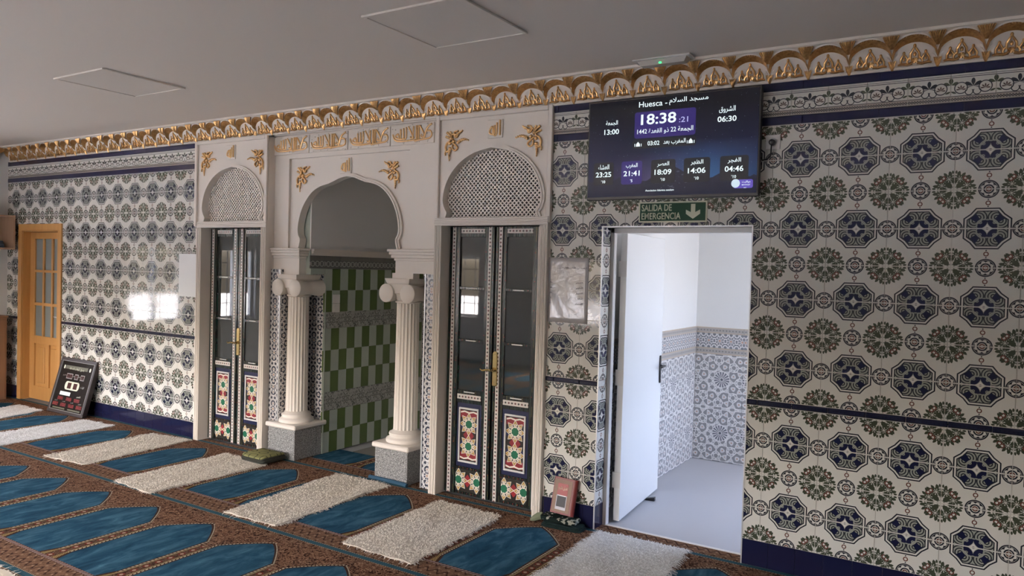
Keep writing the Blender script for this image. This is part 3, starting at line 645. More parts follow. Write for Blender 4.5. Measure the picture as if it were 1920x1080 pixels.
for k, (za, zb) in enumerate(((1.392, 1.475), (1.307, 1.390))):
    s_ = empty('light_switch', (-4.2, .468, (za+zb)/2)); tag(s_, 'white %s on green chequered wall, %s one of the pair' % (('light switch', 'upper') if k == 0 else ('switch plate', 'lower')), 'switch', 'switches in the passage')
    MB().bbox(0, .011, -.045, .045, -.041, .041, .003).build('switch_plate', m_white, s_); MB().bbox(.011, .016, -.03, .03, -.028, .028, .002).build('rocker', m_white, s_)

# ------------------------------------------------------------------ columns
def column(cx, cy, label):
    e = empty('ionic_column', (cx, cy, 0)); tag(e, label, 'column', 'columns under the arch')
    hw = .172
    pd = MB().bbox(-hw, hw, -hw, hw, 0, .272, .003).build('granite_pedestal', m_granite, e)
    box('granite_joint', mat('joint_grey', (.12, .12, .12), .7), (hw-.0005, hw+.0006, .08, .083, .0, .272), pd)
    MB().bbox(-.195, .195, -.195, .195, .272, .314, .010).build('plinth_slab', m_plaster, e)
    MB().lathe([(.155, .312), (.158, .325), (.155, .342), (.142, .348), (.128, .360), (.128, .366), (.135, .374), (.132, .388), (.112, .394), (.100, .412)], 40).build('moulded_base', m_plaster, e, 60)
    MB().lathe([(.100, .405), (.099, .44), (.093, 1.43), (.093, 1.462)], 120, rf=lambda r, t: r-.0085*abs(math.sin(10*t))).build('fluted_shaft', m_plaster, e, 50)
    cpt = MB().bbox(-.11, .11, -.13, .13, 1.53, 1.615, .006).build('capital', m_plaster, e)
    MB().lathe([(.090, 1.452), (.104, 1.458), (.104, 1.468), (.094, 1.474), (.102, 1.50), (.122, 1.535)], 40, rf=lambda r, t: r*(1+.03*abs(math.sin(12*t))) if r > .1 else r).build('carved_echinus', m_plaster, cpt, 60)
    for s in (-1, 1):
        MB().lathe([(.070, -.155), (.076, -.15), (.074, -.12), (.060, -.02), (.056, 0), (.060, .02), (.074, .12), (.076, .15), (.070, .155)], 32, (s*.112, 0, 1.535), 'y').build('volute', m_plaster, cpt, 50)
    a = MB(); z = [(1.605, .105), (1.618, .118), (1.640, .126), (1.655, .130)]
    for (z0, r0), (z1, r1) in zip(z, z[1:]): a.add([(-r0, -r0-.02, z0), (r0, -r0-.02, z0), (r0, r0+.02, z0), (-r0, r0+.02, z0), (-r1, -r1-.02, z1), (r1, -r1-.02, z1), (r1, r1+.02, z1), (-r1, r1+.02, z1)], [(0, 1, 5, 4), (1, 2, 6, 5), (2, 3, 7, 6), (3, 0, 4, 7), (4, 5, 6, 7), (0, 3, 2, 1)])
    a.build('abacus', m_plaster, cpt)
column(-4.372, .172, 'white fluted column on granite pedestal beside the green chequered wall'); column(-3.085, .180, 'white fluted column on granite pedestal with blue carpet edging turned up against it')

# ------------------------------------------------------------------ inlaid double doors
def handle(parent, x, z):
    h = box('handle_plate', m_brass, (x-.021, x+.021, .054, .066, z-.12, z+.12), parent, .004)
    MB().prism([(x-.021, z+.118), (x+.021, z+.118), (x+.012, z+.135), (x, z+.142), (x-.012, z+.135)], .056, .066).build('plate_crest', m_brass, parent)
    MB().tube([(x, .058, z), (x, .025, z), (x-.01, .012, z), (x-.04, .008, z+.004), (x-.08, .010, z-.004), (x-.10, .012, z+.004)], [.012, .012, .011, .009, .008, .006], 8).build('lever', m_brass, parent, True)
def inlaid_door(num, cx, label):
    e = empty('door_%d' % num, (cx, 0, 0)); tag(e, label, 'door', 'inlaid double doors', 'structure')
    ho, hi = .50, .432
    # fluted white architrave
    def arch(nm, a, b, z0, z1, vert):
        w = abs(b-a); g = MB().box(a, b, -.034, .0, z0, z1) if vert else MB().box(z0, z1, -.034, .0, a, b)
        o = g.build(nm, m_plaster, e); 
        for k in range(5):
            p0 = a+(b-a)*(k+.2)/5; p1 = a+(b-a)*(k+.75)/5; lo, hi_ = min(p0, p1), max(p0, p1)
            (MB().bbox(lo, hi_, -.034-.004-.003*(k % 2), -.030, z0, z1, .002) if vert else MB().bbox(z0, z1, -.034-.004-.003*(k % 2), -.030, lo, hi_, .002)).build('fillet', m_plaster, o)
    arch('architrave', -ho, -hi, 0, 2.075, True); arch('architrave', hi, ho, 0, 2.075, True); arch('head_architrave', 2.075, 2.135, -ho, ho, False)
    for s in (-1, 1): box('jamb', m_plaster, (-hi-.012, -hi, 0, .10, 0, 2.075) if s < 0 else (hi, hi+.012, 0, .10, 0, 2.075), e)
    for li, (a, b) in enumerate(((-.430, -.004), (.004, .430))):
        lf = empty('door_leaf'); lf.parent = e; cm = (a+b)/2
        y0, y1 = .072, .110
        so, si = (a, b) if li == 0 else (b, a); d = 1 if li == 0 else -1
        def X0(t): return so+d*t
        def V(nm, m, t0, t1, z0, z1, ya, yb):
            p, q = sorted((X0(t0), X0(t1))); c = (p+q)/2
            return put(nm, MB().bbox(p-c, q-c, ya, yb, z0-(z0+z1)/2, z1-(z0+z1)/2, .0015).mesh(nm, m), lf, (c, 0, (z0+z1)/2))
        V('outer_inlay_strip', m_strz, .032, .064, .012, 2.07, .068, .078); V('outer_stile', m_stile, .0, .108, .01, 2.072, y0+.006, y1)
        V('stile_bead', m_stile, .066, .104, .012, 2.07, .070, .08)
        V('inner_stile', m_stile, .334, .425, .01, 2.072, y0+.006, y1); V('inner_inlay_strip', m_strz, .368, .398, .012, 2.07, .066, .078); V('meeting_bead', m_stile, .402, .423, .012, 2.07, .066, .08)
        for z0, z1 in ((1.994, 2.072), (1.592, 1.612), (1.190, 1.212), (.718, .818), (.012, .034), (.206, .226)): V('rail', m_stile, .106, .336, z0, z1, .074, y1-.002)
        for z0, z1 in ((1.592, 1.612), (1.190, 1.212)): V('rail_inlay', m_bead, .175, .27, (z0+z1)/2-.004, (z0+z1)/2+.004, .072, .076)
        V('level_inlay_strip', m_strx, .110, .330, 2.022, 2.056, .070, .076); V('level_inlay_strip', m_strx, .110, .330, .748, .786, .070, .076); V('rail_inlay', m_bead, .17, .27, .800, .808, .072, .076)
        for z0, z1 in ((1.612, 1.994), (1.212, 1.592), (.818, 1.190)): V('glass_pane', m_glass, .106, .336, z0, z1, .086, .092)
        V('navy_field', m_navyw, .106, .336, .226, .718, .082, .10)
        pn = V('star_panel', m_panel, .136, .306, .268, .676, .080, .086)
        fr = MB(); w2, h2 = .092, .212
        for q in ((-w2, w2, -h2, -h2+.014), (-w2, w2, h2-.014, h2), (-w2, -w2+.014, -h2+.014, h2-.014), (w2-.014, w2, -h2+.014, h2-.014)): fr.bbox(q[0], q[1], .070, .083, q[2], q[3], .003)
        fr.build('panel_bead', m_bead, lf, False, pn.location)
        V('foot_panel', m_foot, .108, .334, .034, .206, .080, .10)
        if li == 1: handle(lf, .028, 1.0 if num == 2 else .985)
inlaid_door(1, -5.09, 'inlaid double door next to the bay with the oak door'); inlaid_door(2, -2.165, 'inlaid double door next to the side doorway and book')

# ------------------------------------------------------------------ oak door
e = empty('door_3', (-8.605, 0, 0)); tag(e, 'oak door with nine frosted panes in the azulejo wall', 'door', kind='structure')
for a, b in ((-.495, -.415), (.415, .495)): box('casing', m_oak, (a, b, -.018, .002, 0, 2.06), e, .003)
box('head_casing', m_oak, (-.495, .495, -.018, .002, 2.06, 2.14), e, .003)
for a, b in ((-.44, -.41), (.41, .44)): box('jamb', m_oak, (a, b, .002, .20, 0, 2.07), e)
box('head_jamb', m_oak, (-.44, .44, .002, .20, 2.05, 2.08), e)
box('light_stop_board', m_slab, (-.46, .46, .215, .23, 0, 2.14), e)  # unseen board added behind the leaf to stop light leaking in
lf = empty('door_leaf'); lf.parent = e
for a, b in ((-.41, -.30), (.30, .41)): box('stile', m_oak, (a, b, .085, .125, .008, 2.045), lf, .002)
for z0, z1 in ((1.965, 2.045), (1.560, 1.590), (1.155, 1.190), (.69, .785), (.008, .17)): box('rail', m_oak, (-.30, .30, .085, .125, z0, z1), lf, .002)
for x in (-.1, .1): box('glazing_bar', m_oak, (x-.017, x+.017, .083, .125, .785, 1.965), lf, .002)
for z0, z1 in ((1.590, 1.965), (1.190, 1.560), (.785, 1.155)):
    for x in (-.2085, 0, .2085): box('frosted_pane', m_frost, (x-.0915, x+.0915, .102, .108, z0, z1), lf)
box('middle_stile', m_oak, (-.045, .045, .085, .125, .17, .69), lf, .002)
for a, b in ((-.30, -.045), (.045, .30)): box('raised_panel', m_oak, (a, b, .104, .115, .17, .69), lf); box('panel_centre', m_oak, (a+.035, b-.035, .092, .108, .21, .65), lf, .006)
MB().tube([(.36, .085, 1.04), (.36, .045, 1.04), (.33, .035, 1.04), (.25, .035, 1.045)], [.010, .009, .008, .007], 8).build('lever', m_steel, lf, True)

# ------------------------------------------------------------------ entrance hall seen through the doorway
hx0, hx1, hy0, hy1, hz = HALL
w_ = box('wall_hall_left', m_wallpaint, (hx0-.1, hx0, .15, hy1+.1, 0, hz)); tag(w_, 'hall wall behind the open white door', 'wall', kind='structure')
w2_ = box('wall_hall_back', m_wallpaint, (hx0, hx1+.1, hy1, hy1+.1, 0, hz)); tag(w2_, 'white hall wall above a mosaic dado', 'wall', kind='structure')
w3_ = holed('wall_hall_right', m_wallpaint, 'y', .15, hy1, [(HW[0], HW[1], HW[2], HW[3])], hx1, hx1+.1, 'hall wall with a high window', ztop=hz)
w4_ = holed('wall_hall_front', m_wallpaint, 'x', hx0, hx1, [(DO[0], DO[1], -1, DO[3])], .15, .17, 'hall side of the doorway wall', ztop=hz)
c_ = box('ceiling', m_wallpaint, (hx0-.1, hx1+.1, .02, hy1+.1, hz, hz+.1)); tag(c_, 'white ceiling of the entrance hall', 'ceiling', kind='structure')
f_ = box('floor', m_hallfloor, (hx0-.1, hx1+.1, .13, hy1+.1, -.2, -.002)); tag(f_, 'smooth grey floor of the entrance hall', 'floor', kind='structure')
def dado(parent, along, s0, s1, fix):
    for z0, z1, m, nm in ((0, .5, m_hall, 'mosaic_tile'), (.5, 1.008, m_hall, 'mosaic_tile'), (1.008, 1.068, m_hallstrip, 'strip_tile'), (1.068, 1.205, m_hallband, 'rosette_tile'), (1.205, 1.262, m_hallstrip, 'strip_tile')):
        s = s0
        while s < s1-.02:
            t = min(s+.45, s1); c = (s+t)/2; w = (t-s)/2-.001; h = (z1-z0)/2-.001; me = MB().plate(-w, w, -h, h, 0, .008).mesh(nm, m)
            put(nm, me, parent, (c, fix, (z0+z1)/2) if along == 'x' else (fix, c, (z0+z1)/2), (0, 0, 0 if along == 'x' else PI/2)); s = t
dado(w2_, 'x', hx0+.008, hx1, hy1-.006); dado(w_, 'y', .2, hy1-.006, hx0+.006)
e = empty('door_4', (0, 0, 0)); tag(e, 'open white lacquered door swung into the bright hall', 'door', kind='structure')
for a, b in ((DO[0]+.004, DO[0]+.034), (DO[1]-.034, DO[1]-.004)): box('door_frame', m_white, (a, b, .13, .175, 0, 2.06), e, .003)
box('door_frame', m_white, (DO[0], DO[1], .13, .175, 2.025, 2.06), e, .003)
lf = empty('door_leaf', (-1.172, .225, 0), (0, 0, math.radians(94.6))); lf.parent = e
MB().bbox(.0, .93, 0, .045, .012, 2.03, .002).build('leaf_panel', m_door, lf)
for z in (.30, 1.02, 1.78):
    hg = box('hinge', m_white, (-.012, .0, -.004, .055, z-.055, z+.055), lf)
for s, y in ((-1, -.002), (1, .047)): 
    hp = box('lever_plate', m_black, (.865, .890, min(y, y+s*.010), max(y, y+s*.010), .88, 1.10), lf, .003)
    MB().tube([(.877, y, 1.02), (.877, y+s*.045, 1.02), (.85, y+s*.05, 1.02), (.76, y+s*.05, 1.02)], [.010, .009, .009, .009], 8).build('lever', m_black, lf, True)
st = MB().add([(0, 0, 0), (.13, 0, 0), (.13, .035, 0), (0, .035, 0), (.13, 0, .028), (.13, .035, .028)], [(0, 3, 2, 1), (0, 1, 4), (3, 5, 2), (1, 2, 5, 4), (0, 4, 5, 3)]).build('door_wedge', m_black, None, False, (-1.285, .84, -.001), (0, 0, .1)); tag(st, 'small dark door wedge under the open white door', 'door stop')
sl = box('trim_2', m_white, (DO[0], DO[1], .128, .150, -.01, .004)); tag(sl, 'white sill strip between carpet and hall floor', 'trim', kind='structure')
# street door opening of the hall: plain white frame
e = empty('window_6'); tag(e, 'white window frame high in the entrance hall', 'window', kind='structure')
for a, b in ((HW[0], HW[0]+.05), (HW[1]-.05, HW[1])): box('window_frame', m_frame, (hx1+.03, hx1+.08, a, b, HW[2], HW[3]), e)
# ------------------------------------------------------------------ gilded muqarnas cornice
CP = .2178; ZB = 2.905; CH = ZC-ZB           # module pitch, foot, height
def arch_t(s): return .074+.082*math.sqrt(max(0, 1-(2*abs(s)/CP)**2.0))
def yfront(t): return -(.058+.062*min(1, max(0, (t-.075)/.085)))
def yscoop(s, t): return -(.014+.056*min(1, max(0, t/.150))**1.5)
def cornice_module():
    N = 14; ss = [-CP/2+CP*i/N for i in range(N+1)]; w = MB(); R = 7
    def grid(rows, mb):
        n = len(rows[0]); vs = [p for r in rows for p in r]
        mb.add(vs, [(k*n+i, k*n+i+1, (k+1)*n+i+1, (k+1)*n+i) for k in range(len(rows)-1) for i in range(n-1)])
    bw = .027
    sc_rows = [[(s, -.022, 0) for s in ss], [(s, -.022, .012) for s in ss], [(s, -.014, .016) for s in ss]]
    for k in range(1, R+1): sc_rows.append([(s, yscoop(s, .016+(arch_t(s)-bw-.016)*k/R)-(.004 if k in (4, 6) else 0), .016+(arch_t(s)-bw-.016)*k/R) for s in ss])
    grid(sc_rows, w)
    grid([[(s, yfront(arch_t(s))-.002, arch_t(s)-.002) for s in ss], [(s, yfront(arch_t(s))-.004, arch_t(s)+.006) for s in ss], [(s, yfront(arch_t(s)), arch_t(s)+.007) for s in ss], [(s, yfront(max(arch_t(s), .14)), max(.150, arch_t(s)+.008)) for s in ss], [(s, -.121, .163) for s in ss], [(s, -.130, .164) for s in ss], [(s, -.130, CH) for s in ss]], w)
    w.box(-CP/2, CP/2, -.013, -.002, 0, CH)
    g = MB(); grid([[(s, yscoop(s, arch_t(s)-bw), arch_t(s)-bw) for s in ss], [(s, (yscoop(s, arch_t(s)-bw)+yfront(arch_t(s)))/2+.004, arch_t(s)-bw*.45) for s in ss], [(s, yfront(arch_t(s))-.002, arch_t(s)-.002) for s in ss]], g)
    for i in range(17):
        s = -CP/2*.92+CP*.92*i/16; t = arch_t(s)-.006; g.blob((s, yfront(arch_t(s))-.001, t), .0042, .0042, .0042, 5, 3)
    sh = MB()          # gilded shell in the spandrel, centred on the module edge
    for i in range(7):
        a = (i-3)*.27; L = .044-.002*abs(i-3); sh.tube([(CP/2+math.sin(a)*.006, yfront(.1)-.004, .098), (CP/2+math.sin(a)*L*.6, yfront(.13)-.012, .098+math.cos(a)*L*.65), (CP/2+(i-3)*.0125, -.124, .158)], [.003, .0070, .0055], 5)
    cr = MB()          # three little ogee arches with a rosette, and the drop at the module edge
    def P(s, t, d=.006): return (s, yscoop(s, t)-d, t)
    def ogee(c, w_, t0, t1, r):
        pts = [(c-w_, t0), (c-w_*1.0, t0+(t1-t0)*.45), (c-w_*.45, t0+(t1-t0)*.75), (c, t1), (c+w_*.45, t0+(t1-t0)*.75), (c+w_, t0+(t1-t0)*.45), (c+w_, t0)]
        cr.tube([P(*p) for p in pts], r, 6); cr.blob(P(c, t1+.003), r*1.3, r*1.2, r*1.8, 6, 4); cr.blob(P(c, t0+(t1-t0)*.42), w_*.42, .005, (t1-t0)*.22, 6, 4)
    ogee(0, .021, .045, .108, .0064); ogee(-.052, .016, .028, .076, .0058); ogee(.052, .016, .028, .076, .0058)
    for i in range(8): a = PI*2*i/8; cr.tube([P(0, .040), P(math.cos(a)*.017, .040+math.sin(a)*.014)], [.005, .0065], 5)
    for s in (-1, 1): cr.tube([P(s*.082, .022), P(s*.060, .026), P(s*.035, .021), P(s*.012, .027)], [.005, .0085, .0075, .0085], 6); cr.tube([P(s*.020, .058), P(s*.033, .046), P(s*.040, .034)], .0062, 6)
    for i in range(5):
        a = (i-2)*.32; cr.tube([(CP/2+math.sin(a)*.003, -.018, -.004), (CP/2+math.sin(a)*.016, -.030, .022), (CP/2+math.sin(a)*.030, -.034, .045)], [.003, .006, .003], 5)
    return w.mesh('cornice_module', m_plaster, 35), g.mesh('gilded_arch_band', m_gold, 60), sh.mesh('gilded_shell', m_gold, 60), cr.mesh('gilded_crest', m_gold, 60)
CM = cornice_module()
def cornice(num, origin, count, rz, label, y=0.0):
    t = empty('trim_%d' % num); tag(t, label, 'cornice', kind='structure')
    for k in range(count):
        p = (origin[0]+CP*(k+.5)*math.cos(rz), origin[1]+CP*(k+.5)*math.sin(rz), ZB)
        m_ = put('cornice_module', CM[0], t, p, (0, 0, rz))
        for nm, me in zip(('gilded_arch_band', 'gilded_shell', 'gilded_crest'), CM[1:]): put(nm, me, m_)
cornice(1, (-.188-42*CP, 0), 59, 0, 'white and gold muqarnas cornice above the tiled wall')
cornice(3, (XL, -12*CP-.13), 12, PI/2, 'white and gold cornice turning along the window wall')

# ------------------------------------------------------------------ gilded plaster ornaments
def wallthing(name, label, cat, group, x, y, z): return tag(empty(name, (x, y, z)), label, cat, group)
def calli(mb, strokes, y, sx, sz, r):
    for pts, k in strokes: mb.tube([(px*sx, y, pz*sz) for px, pz in smooth_outline(pts, 4)], r*k, 6, .8)
LINE = [([(-.46, .05), (-.40, -.25), (-.25, -.33), (.05, -.31), (.08, -.30)], 1.0), ([(.07, -.37), (.20, -.32), (.42, -.27), (.47, -.10), (.44, .08), (.36, .10)], 1.0), ([(-.40, -.05), (-.33, .06), (-.31, -.18), (-.40, -.10)], .9),
        ([(-.27, .30), (-.27, -.18), (-.31, -.19)], 1.0), ([(-.20, .34), (-.20, -.18), (-.27, -.19)], 1.0), ([(-.135, .38), (-.135, -.18), (-.2, -.19)], 1.0), ([(-.085, .40), (.035, -.14), (.05, -.20), (-.02, -.20), (-.03, -.12)], .95), ([(.04, .40), (.035, .0), (.02, -.19)], 1.0),
        ([(.115, .42), (.115, -.32)], 1.25), ([(.165, .42), (.165, -.30)], 1.25), ([(.19, .40), (.27, .08), (.31, -.20)], 1.0), ([(.47, .44), (.38, .30), (.33, .05), (.29, -.28)], 1.15), ([(.24, -.05), (.215, -.14), (.25, -.20), (.28, -.12)], .8)]
ALLAH = [([(-.34, -.05), (-.16, .12), (-.12, -.26), (-.34, -.20), (-.34, -.05)], 1.0), ([(-.02, .18), (-.04, -.24), (-.12, -.30)], 1.0), ([(.14, .30), (.12, -.22), (.04, -.34), (-.06, -.30)], 1.0), ([(.34, .42), (.34, -.34)], 1.15)]
px = [-4.628, -4.155, -3.687, -3.213, -2.76]
for i in range(4):
    a, b = px[i], px[i+1]; cx = (a+b)/2; w_ = b-a; hz_ = .163
    t = wallthing('calligraphy_plaque', 'gilded calligraphy plaque over the arch, %s from the oak door end' % ('first', 'second', 'third', 'fourth')[i], 'plaque', 'calligraphy plaques over the arch', cx, YC, 2.815)
    MB().bbox(-w_/2+.004, w_/2-.004, -.012, 0, -hz_/2, hz_/2, .003).build('plaque_ground', m_plaster, t)
    lt = MB(); calli(lt, LINE, -.016, w_*.95, hz_*.95, .0075); lt.build('gilded_script', m_gold2, t, 60)
    fr = MB(); rnd = random.Random(i)
    for _ in range(46): fr.blob((rnd.uniform(-.47, .47)*w_, -.012, rnd.uniform(-.46, .46)*hz_), .006, .005, .005, 5, 3)
    o = fr.build('raised_foliage', m_plaster, t, 60); o['kind'] = 'stuff'
for x, y, z, lab in ((-5.125, -.006, 2.785, 'over the lattice nearer the oak door'), (-3.735, YC+.024, 2.605, 'at the crown of the open arch'), (-2.142, -.006, 2.782, 'over the lattice nearer the television')):
    t = wallthing('name_plaque', 'small square plaque of gold script ' + lab, 'plaque', 'small square plaques', x, y, z)
    MB().bbox(-.066, .066, -.010, 0, -.068, .068, .003).build('plaque_ground', m_plaster, t)
    lt = MB(); calli(lt, ALLAH, -.013, .13, .145, .0075); lt.build('gilded_script', m_gold2, t, 60)
def ornament_mesh():
    """rocaille corner spray for a top right corner: one beaded arm to the left, one downward"""
    g = MB(); y = -.010
    def sw(pts, r): g.tube([(px_, y, pz_) for px_, pz_ in smooth_outline(pts, 4)], r, 6)
    def chain(p0, p1, n_, r0, r1, bend):
        for i in range(n_):
            f = i/(n_-1); x_ = p0[0]+(p1[0]-p0[0])*f+bend[0]*math.sin(PI*f); z_ = p0[1]+(p1[1]-p0[1])*f+bend[1]*math.sin(PI*f); r = r0+(r1-r0)*f; g.blob((x_, y, z_), r*1.15, r*.9, r*1.15, 6, 4)
    chain((-.03, -.005), (-.125, .005), 7, .0125, .006, (0, .014)); chain((.045, -.05), (.05, -.135), 7, .0125, .006, (.004, 0))
    sw([(-.06, .075), (-.03, .06), (-.02, .035), (.005, .045), (.0, .075), (-.03, .08)], .0085); sw([(.0, .06), (.03, .05), (.045, .01), (.07, -.005), (.085, -.035), (.075, -.07), (.055, -.065)], .0090)
    sw([(.03, .0), (.0, -.02), (-.025, -.045), (-.005, -.065), (.02, -.05), (.02, -.02)], .0075); sw([(.02, .02), (.045, .05), (.075, .075)], .011); sw([(.03, .03), (.05, .03), (.085, .045)], .009); sw([(.025, .035), (.03, .055), (.045, .08)], .009); sw([(.075, -.05), (.09, -.08), (.086, -.098)], .006); sw([(-.05, .065), (-.07, .085)], .006)
    for p in ((.03, .03), (.005, .005), (.045, -.01), (-.01, .05)): g.blob((p[0], y-.004, p[1]), .014, .012, .014, 8, 5)
    return g
og = ornament_mesh(); me_r = og.mesh('gilded_corner_ornament', m_gold2, 60)
ol = MB(); ol.v = [(-x, y, z) for x, y, z in og.v]; ol.f = [tuple(reversed(f)) for f in og.f]; me_l = ol.mesh('gilded_corner_ornament', m_gold2, 60)
for me, x, y, z, lab in ((me_l, -5.465, -.006, 2.72, 'over the lattice door by the oak door, oak door side'), (me_r, -4.755, -.006, 2.70, 'over the lattice door by the oak door, arch side'), (me_l, -4.24, YC+.024, 2.535, 'in the arch spandrel by the green chequered wall'), (me_r, -3.225, YC+.024, 2.53, 'in the arch spandrel toward the television'), (me_l, -2.505, -.006, 2.71, 'over the lattice door by the book, arch side'), (me_r, -1.835, -.006, 2.70, 'over the lattice door by the book, television side')):
    tag(put('gilded_corner_ornament', me, None, (x, y, z)), 'gold scroll spray ' + lab, 'ornament', 'gilded corner sprays')

# ------------------------------------------------------------------ television
TX0, TX1, TZ0, TZ1 = -1.346, -.215, 2.230, 2.884
tv = wallthing('tv', 'large wall television showing prayer times on a night sky', 'television', None, (TX0+TX1)/2, 0, (TZ0+TZ1)/2)
hw_, hh_ = (TX1-TX0)/2, (TZ1-TZ0)/2; FY = -.088
MB().bbox(-hw_, hw_, FY+.004, -.045, -hh_, hh_, .004).build('bezel', m_black, tv); MB().bbox(-.25, .25, -.045, -.0, -.2, .2, .01).build('wall_bracket', m_black, tv)
scr = MB().box(-hw_+.012, hw_-.012, FY, FY+.004, -hh_+.02, hh_-.012).build('screen', m_screen, tv)
def sp(fx, fz): return (-hw_+.012+fx*(2*hw_-.024), hh_-.012-fz*(2*hh_-.032))
def rbox(m, fx0, fx1, fz0, fz1, r=.015):
    a, b = sp(fx0, fz1), sp(fx1, fz0); MB().prism(rrect(a[0], b[0], a[1], b[1], r), FY-.0008, FY).build('screen_box', m, scr)
def st_(text, fx, fz, h, w=None, ar=False, m=m_txt, bold=.006, al='C'):
    p = sp(fx, fz); lettering('screen_text', text, m, scr, p[0], FY-.0008, p[1], h, w, bold, .0005, al, ar)
rbox(m_vio, .29, .655, .135, .405); rbox(m_box, .28, .66, .42, .51)
for fx0, fx1, v in ((.035, .165, 0), (.215, .345, 1), (.40, .545, 0), (.595, .745, 0), (.80, .955, 0)): rbox(m_vio if v else m_box, fx0, fx1, .635, .875)
st_('Huesca - ', .40, .058, .036, .19); st_('مسجد السلام', .61, .055, .045, .25, True)
st_('18:38', .435, .215, .068, .235, bold=.018); st_(':21', .585, .245, .034, .058, m=m_txtd); st_('الجمعة 22 ذو القعدة 1442', .475, .342, .040, .37, True)
st_('03:02', .41, .462, .028, .08, bold=.012); st_('المغرب بعد', .535, .462, .036, .145, True, bold=.008)
for fx in (.315, .63):
    p = sp(fx, .465); q = MB().prism([(p[0]-.014, p[1]-.014), (p[0]+.014, p[1]-.014), (p[0]+.012, p[1]+.002), (p[0], p[1]+.016), (p[0]-.012, p[1]+.002)], FY-.0015, FY-.0008)
    for s in (-1, 1): q.box(p[0]+s*.022-.002, p[0]+s*.022+.002, FY-.0015, FY-.0008, p[1]-.014, p[1]+.004)
    q.build('screen_icon', m_txt, scr)
st_('الجمعة', .145, .225, .036, .085, True); st_('13:00', .145, .315, .034, .105, bold=.016); st_('الشروق', .83, .185, .042, .10, True); st_('06:30', .83, .275, .034, .115, bold=.016)
for fx, nm, tm, ex in ((.10, 'العشاء', '23:25', "'10"), (.28, 'المغرب', '21:41', "'5"), (.4725, 'العصر', '18:09', "'10"), (.67, 'الظهر', '14:06', "'10"), (.8775, 'الفجر', '04:46', "'10")):
    st_(nm, fx, .683, .034, .080, True, bold=.008); st_(tm, fx, .762, .034, .112, bold=.016); st_(ex, fx, .838, .019, None, bold=.016)
st_('Asociacion Islamica assalam', .455, .945, .012, .19, bold=.01)
p = sp(.905, .905); MB().prism(rrect(p[0]-.03, p[0]+.085, p[1]-.03, p[1]+.022, .012), FY-.0012, FY-.0004).build('screen_logo', mat('screen_logo_violet', (.01, .01, .02), .2, emit=(.10, .07, .42), estr=1.0), scr); MB().prism([(p[0]-.018+.026*math.cos(t*PI/12), p[1]+.026*math.sin(t*PI/12)) for t in range(24)], FY-.0018, FY-.0012).build('screen_logo', m_box2, scr)
st_('مواقيت', .945, .893, .016, .050, True); st_('MAWAQIT', .945, .922, .009, .050); st_('NET', .94, .949, .006)

# emergency exit sign
t = wallthing('exit_sign', 'green emergency exit sign with a down arrow above the doorway', 'sign', None, -.772, 0, 2.152)
MB().bbox(-.228, .228, -.006, 0, -.067, .067, .001).build('sign_plate', m_signc, t); f_ = MB().box(-.218, .218, -.0075, -.006, -.057, .057).build('green_field', m_signg, t)
lettering('sign_text', 'SALIDA DE', m_signc, f_, -.207, -.0078, .028, .044, .205, .020, .0006, 'L'); lettering('sign_text', 'EMERGENCIA', m_signc, f_, -.207, -.0078, -.026, .044, .265, .020, .0006, 'L')
MB().prism([(.138-.014, .048), (.138+.014, .048), (.138+.014, -.004), (.138+.046, .012), (.138+.046, -.014), (.138, -.046), (.138-.046, -.014), (.138-.046, .012), (.138-.014, -.004)], -.0085, -.0075).build('down_arrow', m_signc, f_)

# socket with plug and lead
t = wallthing('power_socket', 'white wall socket with a black plug beside the television', 'socket', None, -.160, 0, 2.556)
MB().bbox(-.043, .043, -.010, 0, -.043, .043, .003).build('socket_plate', m_white, t); MB().lathe([(.024, -.0115), (.024, -.009)], 24, (0, 0, 0), 'y').build('socket_well', m_grey, t, 50)
pl_ = MB().lathe([(.012, -.045), (.017, -.04), (.019, -.011)], 20, (0, 0, -.004), 'y').build('plug', m_black, t, 50)
MB().tube([(0, -.04, -.01), (0, -.045, -.035), (-.004, -.030, -.06), (-.012, -.010, -.085), (-.03, -.007, -.098), (-.06, -.007, -.105)], .004, 8).build('power_lead', m_black, pl_, True)
# laminated notice and taped sheet
t = wallthing('laminated_notice', 'glossy laminated sheet of prayer waiting times beside the doorway', 'notice', None, -1.515, 0, 1.622)
g_ = MB(); nx, nz = 10, 14; vs = [(-.162+.324*i/nx, -.0025-.0007*math.sin(i*1.3+j*.7), -.226+.452*j/nz) for j in range(nz+1) for i in range(nx+1)]
g_.add(vs, [(j*(nx+1)+i, j*(nx+1)+i+1, (j+1)*(nx+1)+i+1, (j+1)*(nx+1)+i) for j in range(nz) for i in range(nx)]); sh_ = g_.build('sheet', m_lam, t, True); sh_.modifiers.new('thickness', 'SOLIDIFY').thickness = .0006
lettering('printed_line', 'الوقت بين الآذان والإقامة', m_ink, t, .055, -.0062, .155, .018, .19, .0, .0004, 'C', True)
for k, (a, b) in enumerate((('الفجر', '15-'), ('الظهر', '10-'), ('العصر', '10-'), ('المغرب', '5-'), ('العشاء', '10-'))): lettering('printed_line', a, m_ink, t, .095, -.0062, .052-.036*k, .017, .055, 0, .0004, 'C', True); lettering('printed_line', b, m_ink, t, -.125, -.0062, .052-.036*k, .012, None, 0, .0004)
t = tag(box('paper_sheet', m_paper, (-.145, .145, -.003, -.0015, -.212, .212), None, 0, (-5.762, 0, 1.608)), 'blank white sheet on the azulejos beside the inlaid door', 'paper')

